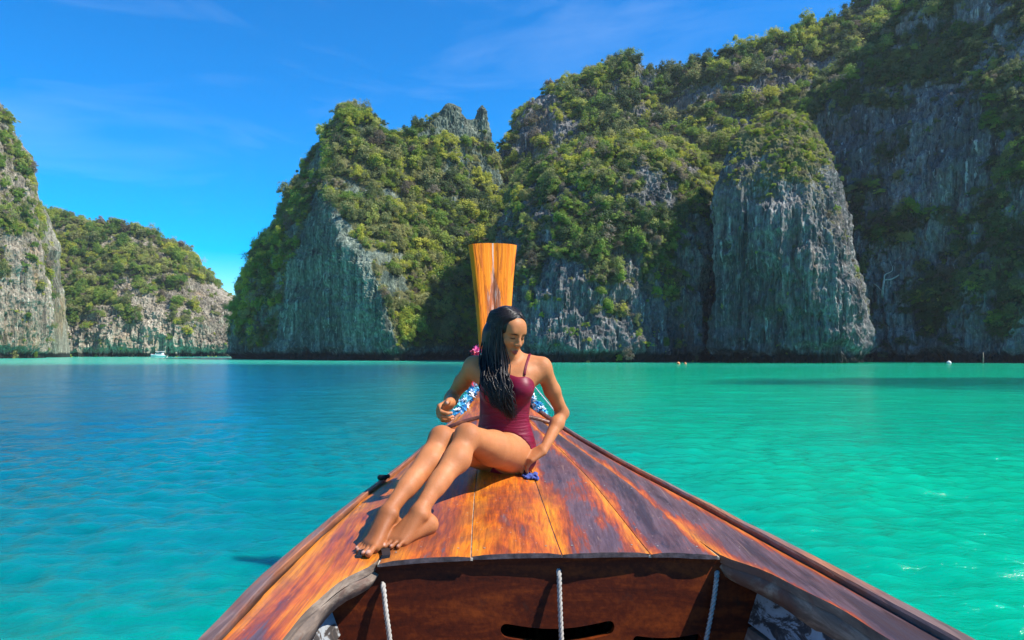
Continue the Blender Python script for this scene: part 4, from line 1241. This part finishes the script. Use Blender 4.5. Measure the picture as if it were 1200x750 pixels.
T_R = curve1(TZ, np.radians([-32, -32, -32, -30, -26, -20, -15, -11, -8, -5, -3, -2, 0, 0, 0]))
def torso_fn(grow=0.0):
    def fn(p):
        z = p[0, 0, :, 2] if p.ndim == 4 else p[..., 2]
        zc = np.clip(z, TZ[0], TZ[-1])
        cx, cy, a, b, r = (f(zc).astype(np.float32) for f in (T_CX, T_CY, T_A, T_B, T_R))
        dx, dy = p[..., 0] - cx, p[..., 1] - cy
        c, s_ = np.cos(r), np.sin(r)
        u, v = dx*c + dy*s_, -dx*s_ + dy*c
        a2, b2 = a + grow, b + grow
        d = (np.sqrt((u/a2)**2 + (v/b2)**2) - 1)*np.minimum(a2, b2)
        return np.maximum(d, np.maximum(TZ[0] - grow - z, z - TZ[-1])).astype(np.float32)
    return fn
def torso_bits(f, g=0.0):
    f.put(torso_fn(g), (-0.22, 3.08, -0.56), (0.18, 3.42, 0.04), 0.01)
    f.ell((-0.078, 3.158, -0.158), (0.052+g, 0.046+g, 0.050+g), k=0.03)       # bust
    f.ell((0.034, 3.156, -0.158), (0.052+g, 0.046+g, 0.050+g), k=0.03)
    f.ell((-0.035, 3.325, -0.462), (0.125+g, 0.085+g, 0.075+g), k=0.03)       # seat
body = Field()
torso_bits(body)
SH_L, SH_R = np.array([-0.168, 3.235, -0.062]), np.array([0.130, 3.235, -0.066])      # image left / right shoulders
NECK = np.array([-0.018, 3.240, -0.03])
for sh in (SH_L, SH_R):
    body.cone(NECK + [0, 0.004, 0.005], sh + [0, 0, 0.012], 0.035, 0.034, 0.03)         # trapezius
    body.cone([(-0.018 + sh[0])*0.5, 3.21, -0.10], sh + [0, 0, -0.02], 0.055, 0.04, 0.03)
# collar bones
for sx in (-1, 1): body.cone([-0.018 + sx*0.018, 3.185, -0.058], [-0.018 + sx*0.115, 3.205, -0.046], 0.009, 0.008, 0.014)

# --- head
HC = np.array([-0.021, 3.205, 0.086]); HS = 0.88
HF = unit([0.64, -0.70, -0.34]); tmp = np.array([0.04, 0, 1.0]); HR = unit(np.cross(HF, tmp)); HU = np.cross(HR, HF)
HM = np.stack([HR, HF, HU])                     # rows: local axes (right, forward, up)
def hp(r, f, u): return HC + HS*(r*HR + f*HF + u*HU)
head = Field()
def he(c, r, k=0.012, sub=False): head.ell(hp(*c), np.array(r)*HS, HM, k, sub)
def hc(a, b, ra, rb, k=0.01, sub=False): head.cone(hp(*a), hp(*b), ra*HS, rb*HS, k, sub)
he((0, -0.014, 0.028), (0.074, 0.093, 0.086))
he((0, 0.026, -0.026), (0.060, 0.062, 0.080), 0.03)
for sx in (-1, 1):
    hc((sx*0.052, 0.0, -0.048), (sx*0.017, 0.056, -0.093), 0.020, 0.018, 0.03)
    he((sx*0.040, 0.054, -0.026), (0.022, 0.024, 0.020), 0.02)
he((0, 0.066, -0.096), (0.020, 0.020, 0.018), 0.02)
hc((-0.034, 0.074, 0.022), (0.034, 0.074, 0.022), 0.012, 0.012, 0.02)
he((0, 0.055, 0.05), (0.05, 0.032, 0.035), 0.03)
for sx in (-1, 1):
    he((sx*0.031, 0.099, 0.001), (0.020, 0.020, 0.013), 0.010, True)
    he((sx*0.031, 0.0735, 0.000), (0.0145, 0.0130, 0.0125), 0.003)
hc((0, 0.084, 0.014), (0, 0.106, -0.029), 0.0075, 0.0115, 0.010)
for sx in (-1, 1): he((sx*0.0115, 0.097, -0.033), (0.0085, 0.011, 0.008), 0.006)
hc((0, 0.090, -0.045), (0, 0.090, -0.058), 0.010, 0.010, 0.012)
for sx in (-1, 1):
    hc((0, 0.0965, -0.0625), (sx*0.020, 0.083, -0.0645), 0.0062, 0.004, 0.005)
    hc((0, 0.0935, -0.0735), (sx*0.017, 0.083, -0.0685), 0.0075, 0.004, 0.005)
hc((-0.018, 0.0965, -0.0672), (0.018, 0.0965, -0.0672), 0.0022, 0.0022, 0.003, True)
for sx in (-1, 1): he((sx*0.074, -0.008, -0.008), (0.010, 0.020, 0.031), 0.008)
head.cone(hp(0, -0.022, -0.05), NECK + [0, 0.004, -0.01], 0.047, 0.050, 0.03)
body.union(head, 0.025)

# --- limbs
def leg(hip, knee, ankle, calf_back):
    f = Field(); hip, knee, ankle = map(np.asarray, (hip, knee, ankle)); cb = unit(calf_back)
    mid = hip*0.55 + knee*0.45
    f.cone(hip, mid + [0, 0, -0.006], 0.083, 0.069, 0.03); f.cone(mid + [0, 0, -0.006], knee, 0.069, 0.046, 0.03)
    f.ell(knee + 0.010*np.array([-0.3, -0.4, 0.6]), (0.043, 0.043, 0.043), k=0.02)
    sh = unit(ankle - knee); c1 = knee + 0.28*(ankle - knee) + cb*0.014
    f.cone(knee, c1, 0.041, 0.046, 0.03); f.cone(c1, knee + 0.68*(ankle - knee), 0.046, 0.030, 0.03); f.cone(knee + 0.6*(ankle-knee), ankle, 0.031, 0.026, 0.03)
    f.cone(knee + 0.1*(ankle-knee) - cb*0.018, ankle - cb*0.006, 0.024, 0.020, 0.014)      # shin bone
    return f
def foot(f, ankle, fdir, medial):
    """fdir: horizontal direction of the toes, medial: horizontal towards the big toe"""
    fd, md = unit([fdir[0], fdir[1], 0]), unit([medial[0], medial[1], 0])
    zf = lambda p: deck_height(p[0], p[1])
    heel = ankle - fd*0.036; heel = np.array([heel[0], heel[1], zf(heel) + 0.031])
    def at(fwd, side, h): 
        p = ankle + fd*fwd + md*side; return np.array([p[0], p[1], zf(p) + h])
    f.cone(ankle, heel, 0.027, 0.029, 0.02)
    f.ell(ankle + md*0.026 + [0, 0, 0.0], (0.013, 0.013, 0.015), k=0.012); f.ell(ankle - md*0.026 + [0, 0, -0.008], (0.013, 0.013, 0.015), k=0.012)
    for side, fw, r in ((0.024, 0.108, 0.017), (0.008, 0.106, 0.015), (-0.010, 0.096, 0.014), (-0.026, 0.084, 0.013)):
        f.cone(ankle + fd*0.012 + md*side*0.5 + [0, 0, -0.012], at(fw, side, r), 0.022, r, 0.016)
        f.cone(heel, at(fw, side, r), 0.024, r*0.95, 0.02)
    for side in (0.022, 0.008, -0.006, -0.018):      # tendons
        f.cone(ankle + fd*0.028 + md*side*0.35 + [0, 0, -0.002], at(0.098, side*1.1, 0.026), 0.0055, 0.005, 0.006)
    tips = []
    for side, fw, ln, r in ((0.031, 0.108, 0.052, 0.0125), (0.012, 0.108, 0.047, 0.0095), (-0.004, 0.103, 0.042, 0.009), (-0.019, 0.096, 0.036, 0.0085), (-0.033, 0.087, 0.030, 0.008)):
        a, m_, b = at(fw - 0.008, side*1.0, r + 0.009), at(fw + ln*0.5, side*1.18, r + 0.009), at(fw + ln, side*1.28, r + 0.001)
        f.cone(a, m_, r*0.92, r*0.82, 0.003); f.cone(m_, b, r*0.82, r*0.95, 0.002); tips.append((b, r, fd))
    return tips
HIPL, KNEEL, ANKL = np.array([-0.005, 3.195, -0.437]), P(548, 512, 2.84), P(492, 600, 2.565)
HIPR, KNEER, ANKR = np.array([-0.115, 3.26, -0.437]), P(518, 515, 2.86), P(455, 601, 2.555)
tips = []
legL = leg(HIPL, KNEEL, ANKL, [0.55, 0.35, -0.75]); tips += foot(legL, ANKL, (-0.74, -0.67), (-0.67, 0.74))
legR = leg(HIPR, KNEER, ANKR, [0.55, 0.35, -0.75]); tips += foot(legR, ANKR, (-0.45, -0.89), (0.89, -0.45))
body.union(legL, 0.02)
body.union(legR, 0.008)

def hand(f, W, D, Nn, right, curls, scale=0.92, thumb=(0.75, 0.55, 0.35), thumb2=(0.25, 0.85, 0.4)):
    D = unit(D); Nn = unit(Nn - D*np.dot(Nn, D)); T = np.cross(D, Nn) if right else -np.cross(D, Nn)
    out = []
    kn = [(0.028, 0.086), (0.0095, 0.090), (-0.0095, 0.085), (-0.027, 0.076)]
    ph = [(0.043, 0.026, 0.020), (0.047, 0.030, 0.021), (0.043, 0.028, 0.020), (0.034, 0.021, 0.018)]
    for (t, d), L, cu in zip(kn, ph, curls):
        K = W + scale*(D*d + T*t)
        f.cone(W + T*t*0.55 + D*0.01, K, 0.0135*scale, 0.0115*scale, 0.012)
        p = K; ang = 0.0
        for i, (l, c) in enumerate(zip(L, cu)):
            ang += math.radians(c); dr = unit(D*math.cos(ang) + Nn*math.sin(ang) + T*t*1.5*(i == 0))
            q = p + dr*l*scale; f.cone(p, q, (0.0093 - 0.0009*i)*scale, (0.0086 - 0.0009*i)*scale, 0.0035); p = q
        out.append((p, 0.007, dr))
    f.cone(W + D*0.005*scale + T*0.012, W + scale*(D*0.048 + T*0.026 + Nn*0.012), 0.017*scale, 0.015*scale, 0.012)   # thenar
    b = W + scale*(D*0.040 + T*0.030 + Nn*0.010)
    d1 = unit(T*thumb[0] + D*thumb[1] + Nn*thumb[2]); d2 = unit(T*thumb2[0] + D*thumb2[1] + Nn*thumb2[2])
    m_ = b + d1*0.034*scale; e = m_ + d2*0.030*scale
    f.cone(b, m_, 0.0125*scale, 0.0105*scale, 0.006); f.cone(m_, e, 0.0105*scale, 0.0085*scale, 0.004)
    out.append((e, 0.008, d2)); return out
def arm(sh, el, wr):
    f = Field(); sh, el, wr = map(np.asarray, (sh, el, wr))
    m_ = sh*0.5 + el*0.5
    f.cone(sh, m_, 0.040, 0.034, 0.02); f.cone(m_, el, 0.034, 0.027, 0.02)
    a = el + 0.3*(wr - el)
    f.cone(el, a, 0.027, 0.029, 0.02); f.cone(a, wr, 0.029, 0.0195, 0.02)
    return f
EL_L, WR_L = P(529, 466, 3.365), P(528, 473, 3.125)
armL = arm(SH_L, EL_L, WR_L)
hand_tips = hand(armL, WR_L, [-0.50, -0.72, -0.32], [0.62, -0.55, -0.45], True, [(48, 62, 38), (56, 64, 40), (60, 62, 40), (62, 60, 40)], 0.95)
EL_R, WR_R = P(659, 484, 3.325), P(637, 527, 3.175)
armR = arm(SH_R, EL_R, WR_R)
hand_tips += hand(armR, WR_R, [-0.84, -0.22, -0.42], [-0.35, 0.30, -0.85], False, [(24, 30, 20), (28, 34, 22), (30, 34, 24), (30, 34, 24)], 0.92)
for f, sh in ((armL, SH_L), (armR, SH_R)):
    body.union(f, kfn=lambda p, sh=sh: 0.004 + 0.028*np.clip(1 - np.linalg.norm(p - sh.astype(np.float32), axis=-1)/0.11, 0, 1))
BV, BF = surface_nets(body.a)
BV = relax(BV, BF, 3, 0.5)

def skin_material():
    m = Mat('skin'); c = m.attr('Col', 'Color')
    p = m.tc('Object'); n = m.noise(p, 26, 4, 0.6); fine = m.noise(p, 330, 3, 0.6)
    col = m.mix(m.rng(n, 0.3, 0.7, 0, 0.28), c, m.mix(1.0, c, (0.82, 0.66, 0.58), 'MULTIPLY'))
    m.set(color=col, rough=m.rng(n, 0.3, 0.7, 0.48, 0.66), spec=0.28, sss=0.12, normal=m.bump(fine, 0.2, 0.0015, m.bump(m.noise(p, 75, 4, 0.65), 0.25, 0.004)))
    m.bsdf.inputs['Subsurface Radius'].default_value = (1.0, 0.35, 0.18); m.bsdf.inputs['Subsurface Scale'].default_value = 0.008
    return m.m
skin = skin_material()
SKIN = np.array([0.49, 0.182, 0.066])
col = np.tile(np.append(SKIN, 1.0), (len(BV), 1))
def tint(mask, c):
    col[:, :3] *= 1 - mask[:, None]*(1 - np.array(c))
for a_ in (ANKL, ANKR): tint(sstep(0.24, 0.05, np.linalg.norm(BV - a_ - np.array([-0.06, -0.07, -0.05]), axis=1)), (0.80, 0.76, 0.72))
for k_ in (KNEEL, KNEER): tint(sstep(0.085, 0.03, np.linalg.norm(BV - k_ - np.array([-0.03, -0.03, 0.02]), axis=1)), (0.84, 0.80, 0.76))
for e_ in (EL_L, EL_R): tint(sstep(0.06, 0.02, np.linalg.norm(BV - e_, axis=1)), (0.8, 0.76, 0.72))
tint(sstep(0.25, 0.75, 0.5 + 0.9*fbm(BV/0.07, 4, 44))*0.35, (0.82, 0.78, 0.76))
q = (BV - HC) @ HM.T / HS                         # head-local coordinates
def blend(mask, c):
    global col
    col[:, :3] = col[:, :3]*(1 - mask[:, None]) + np.array(c)*mask[:, None]
inface = (q[:, 1] > 0.045) & (np.abs(q[:, 0]) < 0.07) & (q[:, 2] > -0.12) & (q[:, 2] < 0.12)
lip = inface*sstep(1.15, 0.85, np.sqrt((q[:, 0]/0.019)**2 + ((q[:, 2] + 0.0675)/0.0105)**2))*(q[:, 1] > 0.07)
blend(lip, (0.34, 0.085, 0.07))
for sx in (-1, 1):
    dx = (q[:, 0] - sx*0.032)
    brow = inface*sstep(1.2, 0.8, np.sqrt((dx/0.019)**2 + ((q[:, 2] - 0.0185 + 8*dx*dx)/0.0042)**2)); blend(brow*1.0, (0.03, 0.016, 0.012))
    lash = inface*sstep(1.2, 0.7, np.sqrt((dx/0.016)**2 + ((q[:, 2] + 0.0045)/0.0036)**2)); blend(lash*0.95, (0.015, 0.008, 0.007))
    lid = inface*sstep(1.2, 0.8, np.sqrt((dx/0.017)**2 + ((q[:, 2] - 0.004)/0.008)**2)); blend(lid*0.25, (0.22, 0.09, 0.05))
for b, r, fd in tips:
    w = b + fd*r*0.35 + np.array([0, 0, r*0.7]); blend(sstep(r*0.8, r*0.45, np.linalg.norm(BV - w, axis=1))*0.8, (0.56, 0.33, 0.26))
for b, r, dr in hand_tips:
    blend(sstep(0.011, 0.005, np.linalg.norm(BV - b - dr*0.004, axis=1))*0.5, (0.66, 0.42, 0.34))
me = np_mesh('body', BV, BF); color_attr(me, 'Col', col); 
person = empty('person', (-0.02, 3.25, deck_height(-0.02, 3.25)))
tag(person, 'woman in burgundy swimsuit sitting on the bow deck, long dark hair over one shoulder', 'person')
link('body', me, skin, person)

# --- swimsuit, a shell a few millimetres outside the torso
suit = Field(); torso_bits(suit, 0.0055)
sl, p = suit.region(G_LO, G_HI)
top = -0.098 - 0.55*np.clip(np.abs(p[..., 0] + 0.022) - 0.075, 0, 1) + 0.10*np.clip(p[..., 1]*-1 + 3.2, -0.2, 0)*1.0
top = top + 0.006*np.cos((p[..., 0] + 0.022)/0.056*3.14159)
suit.a = np.maximum(suit.a, p[..., 2] - top)
for lf, (hx, kx) in ((legL, (HIPL, KNEEL)), (legR, (HIPR, KNEER))):
    d = -(lf.a - 0.006)
    # legs come out of the suit in front of the hip crease only
    ax = unit(kx - hx); side = ((p - hx.astype(np.float32)) @ ax.astype(np.float32))
    d = np.where(side > -0.03, d, d - (-(side + 0.03))*1.5)
    h = np.clip(0.006 - np.abs(suit.a - d), 0, None)/0.006; suit.a = np.maximum(suit.a, d) + h*h*0.006*0.25
suit.a = np.maximum(suit.a, -(p[..., 2] + 0.60))
del p
SV, SF = surface_nets(suit.a); SV = relax(SV, SF, 3, 0.5)
m = Mat('burgundy_lycra'); pp = m.tc('Object')
wr = m.noise(m.mapping(pp, (5, 5, 42), (0, 0.18, 0)), 1.0, 4, 0.55, 1.4)
fine = m.noise(pp, 420, 2)
z_ = m.sep(pp)[2]
gath = m.math('ADD', m.rng(z_, -0.21, -0.29, 0.15, 1.0), 0.0)
bump1 = m.bump(m.math('MULTIPLY', wr, gath), 0.55, 0.012)
m.set(color=m.mix(m.rng(wr, 0.35, 0.65), (0.15, 0.003, 0.020), (0.215, 0.005, 0.030)), rough=0.45, spec=0.25, normal=m.bump(fine, 0.1, 0.001, bump1))
suit_mat = m.m
su = link('swimsuit', np_mesh('swimsuit', SV, SF), suit_mat, person)
# straps follow the chest, go over the shoulders and down the back
bvh = BVHTree.FromPolygons([tuple(v) for v in BV.tolist()], BF.tolist())
for x0, x1 in ((0.052, 0.078), (-0.098, -0.112)):
    pts = []
    for t in np.linspace(0, 1, 30):
        ang = math.radians(-8 + 196*t); x = x0 + (x1 - x0)*min(1, t*2)
        c = Vector((x, 3.235, -0.085)); d = Vector((0, -math.cos(ang), math.sin(ang)))
        h = bvh.ray_cast(c + d*0.125, -d, 0.5)
        if h[0] is not None and h[0].z < 0.0: pts.append(np.array(h[0]) + np.array(h[1])*0.002)
    pts = np.array(pts)
    if len(pts) > 4:
        pts = np.vstack([pts[:1], (pts[:-2] + pts[1:-1] + pts[2:])/3, pts[-1:]])
        tube = tube_mesh('shoulder_strap', [pts + [o_, 0, 0] for o_ in (-0.0028, 0.0, 0.0028)], [0.0026]*3, 6)
        link('shoulder_strap', tube, suit_mat, person)
# little buttons and a gathered seam between the cups
bvs = BVHTree.FromPolygons([tuple(v) for v in SV.tolist()], SF.tolist())
thread = plain('button_loops', (0.55, 0.20, 0.24), 0.5, 0.2)
for k in range(5):
    h = bvs.ray_cast(Vector((-0.010, 2.9, -0.112 - 0.014*k)), Vector((0, 1, 0)), 1.0)
    if h[0] is None: continue
    bm = bmesh.new(); bmesh.ops.create_uvsphere(bm, u_segments=8, v_segments=6, radius=0.0042)
    for v in bm.verts: v.co += h[0]
    bm_obj('button', bm, thread, person, True)

# --- hair
def hair():
    m = Mat('black_hair'); pp = m.tc('Object'); n = m.noise(m.mapping(pp, (90, 90, 9)), 1.0, 4, 0.6)
    m.set(color=m.ramp(n, [(0.3, (0.006, 0.004, 0.004)), (0.7, (0.020, 0.013, 0.011))]), rough=0.38, spec=0.3, normal=m.bump(n, 0.4, 0.003))
    cap = Field()
    cap.ell(hp(0, -0.018, 0.032), np.array([0.085, 0.102, 0.096])*HS, HM, 0.01)
    cap.ell(hp(0.012, -0.055, -0.045), np.array([0.074, 0.055, 0.085])*HS, HM, 0.03)
    cap.cone(hp(0.050, -0.040, -0.02), np.array([-0.078, 3.205, -0.06]), 0.036, 0.034, 0.04)
    cap.cone(np.array([-0.078, 3.205, -0.06]), np.array([-0.080, 3.150, -0.13]), 0.034, 0.022, 0.03)
    cap.cone(np.array([-0.080, 3.150, -0.13]), np.array([-0.040, 3.125, -0.20]), 0.022, 0.008, 0.03)
    # the face looks out of it
    cap.ell(hp(-0.004, 0.088, -0.026), np.array([0.060, 0.078, 0.080])*HS, HM, 0.012, True)
    cap.ell(hp(-0.062, 0.030, -0.055), np.array([0.035, 0.060, 0.075])*HS, HM, 0.012, True)
    HV, HFc = surface_nets(cap.a); HV = relax(HV, HFc, 4, 0.5)
    # strands
    r = np.random.default_rng(5); paths, rad = [], []
    cen, R = hp(0, -0.018, 0.032), np.array([0.087, 0.104, 0.098])*HS
    def on_cap(az, el):   # az measured from forward towards her right
        d = np.array([math.sin(az)*math.cos(el), math.cos(az)*math.cos(el), math.sin(el)]); return cen + (d*R) @ HM
    for i in range(800):
        u = r.random(); lay = r.random()
        az0 = -0.9 + 1.6*r.random(); el0 = math.radians(50 + 38*r.random())
        az1 = math.radians(58 + 100*u) ; el1 = math.radians(-12 + 20*r.random())
        g = 1.0 + 0.03*r.random()
        a = on_cap(az0, el0); b = on_cap((az0*0.35 + az1*0.65), math.radians(34 + 16*r.random())); c = on_cap(az1, el1)
        b, c = cen + (b - cen)*g, cen + (c - cen)*g
        # falling part: u=0 is the strand next to the face
        d = np.array([-0.034 - 0.088*u + 0.010*r.normal(), 3.150 - 0.030*lay + 0.055*u, -0.050 + 0.012*r.normal()])
        e = np.array([-0.026 - 0.085*u + 0.011*r.normal(), 3.112 - 0.035*lay + 0.030*u, -0.130 + 0.012*r.normal()])
        f = np.array([-0.010 - 0.066*u + 0.012*r.normal(), 3.092 - 0.028*lay + 0.030*u, -0.190 + 0.012*r.normal()])
        zt = -0.215 - 0.085*r.random()**0.8*(1 - 0.75*u)
        t = np.array([0.006 - 0.052*u + 0.013*r.normal(), 3.105 - 0.022*lay + 0.010*r.normal(), zt])
        pts = catmull([a, b, c, d, e, f, t], 28)
        wav = 0.0025*np.sin(np.linspace(0, 9 + 5*r.random(), 28) + 6.28*r.random())*np.linspace(0, 1, 28)
        pts = pts + wav[:, None]*np.array([1, 0.4, 0])
        paths.append(pts); w = 0.0014 + 0.0024*r.random()**2
        rad.append(w*np.concatenate([np.linspace(0.7, 1.0, 6), np.ones(13), np.linspace(1.0, 0.12, 9)]))
    # stray wisps along the forehead and parting
    for i in range(90):
        az = -1.25 + 0.9*r.random(); el0 = math.radians(60 + 20*r.random())
        pts = catmull([on_cap(-0.1 + 0.2*r.normal(), el0), on_cap(az*0.7, math.radians(42)), on_cap(az - 0.35, math.radians(14 + 10*r.random())), on_cap(az - 0.9, math.radians(-15 - 20*r.random()))], 14)
        paths.append(pts); rad.append(np.linspace(0.0018, 0.0009, 14))
    sm = tube_mesh('hair', paths, rad, 5)
    h = link('hair', np_mesh('hair', HV, HFc), m.m, person)
    link('hair_strands', sm, m.m, h)
hair()

# small blue cloth under the propping hand
def blue_cloth():
    m = plain('blue_cloth', (0.05, 0.075, 0.27), 0.8, 0.4, 50, bump=0.3)
    nx, ny = 14, 10; V = []
    for i in range(nx):
        for j in range(ny):
            x = 0.050 + 0.055*i/(nx-1); y = 3.11 + 0.07*j/(ny-1)
            z = deck_height(x, y) + 0.009 + 0.004*math.sin(i*0.9 + j*0.5) + 0.002*math.sin(j*1.7)
            V.append((x + 0.006*math.sin(j), y + 0.005*math.sin(i*1.3), z))
    o = link('cloth', np_mesh('cloth', np.array(V), grid_faces(nx, ny)), m)
    md = o.modifiers.new('thick', 'SOLIDIFY'); md.thickness = 0.008; md.offset = -1
    tag(o, 'small folded blue cloth on the deck beneath the propping hand', 'cloth')
blue_cloth()
# ------------------------------------------------------------------ small things far off on the water
white_gel = plain('white_gelcoat', (0.78, 0.78, 0.77), 0.3, 0.04, 3)
tinted = plain('tinted_glass', (0.02, 0.025, 0.03), 0.1, 0.1)
def speedboat():
    c = P(186, 413, 262); e = empty('speedboat', (c[0], c[1], WATER)); e.rotation_euler = (0, 0, 0)
    tag(e, 'small white cabin cruiser lying below the distant ridge', 'motor boat')
    L, n = 5.6, 20
    u = np.linspace(0, 1, n); hw = 1.05*np.sin(np.clip((1-u)*1.9 + 0.35, 0, 1.57))*np.where(u > 0.02, 1, 1)
    hw = 1.05*np.clip(1 - u**3, 0.02, 1)
    sheer = 0.75 + 0.45*u**2
    k = np.array([[1, 1.0], [0.96, 0.6], [0.75, 0.0], [0.2, -0.35], [-0.2, -0.35], [-0.75, 0.0], [-0.96, 0.6], [-1, 1.0]])
    G = np.array([[(L*(0.5-uu) - 0.35*uu*0, a[0]*w, a[1]*s if a[1] > 0 else a[1]) for a in k] for uu, w, s in zip(u, hw, sheer)])
    G[..., 0] -= (G[..., 2] > 0.3)*0.0
    rows = np.concatenate([G, G[:, :1]], 1)
    V = rows.reshape(-1, 3); F = grid_faces(n, 9)
    me = np_mesh('hull', V, F); o = bpy.data.objects.new('hull', me); me.materials.append(white_gel); C.objects.link(o); o.parent = e
    def blk(name, x0, x1, y, z0, z1, rake, m, par=None):
        bm = bmesh.new(); v = [bm.verts.new(p) for p in ((x0, -y, z0), (x1, -y, z0), (x1, y, z0), (x0, y, z0), (x0 + rake, -y*.86, z1), (x1 - rake*0.3, -y*.86, z1), (x1 - rake*0.3, y*.86, z1), (x0 + rake, y*.86, z1))]
        for f in ((3,2,1,0), (4,5,6,7), (0,1,5,4), (1,2,6,5), (2,3,7,6), (3,0,4,7)): bm.faces.new([v[i] for i in f])
        bmesh.ops.bevel(bm, geom=bm.edges[:], offset=0.05, segments=2, affect='EDGES')
        me = bpy.data.meshes.new(name); bm.to_mesh(me); bm.free(); me.materials.append(m)
        o = bpy.data.objects.new(name, me); C.objects.link(o); o.parent = par or e; return o
    cab = blk('cabin', -1.2, 1.6, 0.85, 0.8, 1.55, 0.5, white_gel)
    blk('window', -0.75, 1.3, 0.87, 1.12, 1.4, 0.25, tinted, cab)
    blk('roof', -0.9, 1.8, 0.9, 1.95, 2.08, 0.1, white_gel)
    for x in (-0.6, 1.55):
        for y in (-0.75, 0.75):
            me = tube_mesh('post', [np.array([(x, y, 1.4), (x, y, 2.0)])], [0.04], 6); me.materials.append(white_gel)
            o = bpy.data.objects.new('roof_post', me); C.objects.link(o); o.parent = e
    me = tube_mesh('motor', [np.array([(2.9, 0, 0.2), (3.0, 0, 0.9), (2.95, 0, 1.15)])], [np.array([0.16, 0.24, 0.12])], 8); me.materials.append(tinted)
    o = bpy.data.objects.new('outboard_motor', me); C.objects.link(o); o.parent = e
speedboat()

def buoy(px, py, d, r, m, label, group=None):
    c = P(px, py, d); e = empty('mooring_buoy', (c[0], d, WATER)); tag(e, label, 'buoy', group)
    bm = bmesh.new(); bmesh.ops.create_uvsphere(bm, u_segments=16, v_segments=10, radius=r)
    for v in bm.verts: v.co.z = v.co.z*0.9 + r*0.35
    me = bpy.data.meshes.new('float'); bm.to_mesh(me); bm.free(); me.materials.append(m)
    me.polygons.foreach_set('use_smooth', np.full(len(me.polygons), True))
    o = bpy.data.objects.new('float', me); C.objects.link(o); o.parent = e
    me = tube_mesh('ring', [np.array([(math.cos(a)*0.07, 0, r*1.27 + math.sin(a)*0.07) for a in np.linspace(0, 6.28, 12)])], [0.02], 5); me.materials.append(m)
    o = bpy.data.objects.new('ring', me); C.objects.link(o); o.parent = e
buoy_white = plain('buoy_white', (0.62, 0.60, 0.56), 0.6, 0.3, 6)
buoy_orange = plain('buoy_orange', (0.65, 0.25, 0.10), 0.6, 0.3, 6)
buoy(1112, 424, 112, 0.34, buoy_white, 'pale round mooring buoy afloat under the shaded wall')
buoy(795, 426, 108, 0.26, buoy_orange, 'faded orange buoy floating off the foot of the rounded bulge', 'orange buoys off the bulge')
buoy(803, 426, 107, 0.2, buoy_orange, 'smaller faded orange buoy with a twin beside it off the rounded bulge', 'orange buoys off the bulge')
c = P(1152, 424, 112)
tag(link('marker_post', tube_mesh('marker_post', [np.array([(c[0], 112, WATER - 1), (c[0] + 0.03, 112, WATER + 0.6), (c[0] + 0.02, 112, WATER + 1.7)])], [np.array([0.09, 0.08, 0.06])], 8), plain('post_wood', (0.22, 0.17, 0.12), 0.9)), 'thin wooden marker post standing in the water under the shaded wall', 'post')
# ------------------------------------------------------------------ sea air between the camera and the cliffs
def haze():
    bm = bmesh.new(); bmesh.ops.create_cube(bm, size=1.0)
    for v in bm.verts: v.co = Vector((v.co.x*760, 190 + v.co.y*620, 68 + v.co.z*148))
    m = bpy.data.materials.new('haze_air'); m.use_nodes = True; n, l = m.node_tree.nodes, m.node_tree.links; n.clear()
    out = n.new('ShaderNodeOutputMaterial'); pv = n.new('ShaderNodeVolumePrincipled')
    pv.inputs['Color'].default_value = (0.80, 0.90, 1.0, 1); pv.inputs['Density'].default_value = 0.00015; pv.inputs['Anisotropy'].default_value = 0.2
    l.new(pv.outputs[0], out.inputs['Volume'])
    o = bm_obj('haze', bm, m); tag(o, 'thin pale sea haze over the lagoon', 'haze', kind='stuff')
haze()
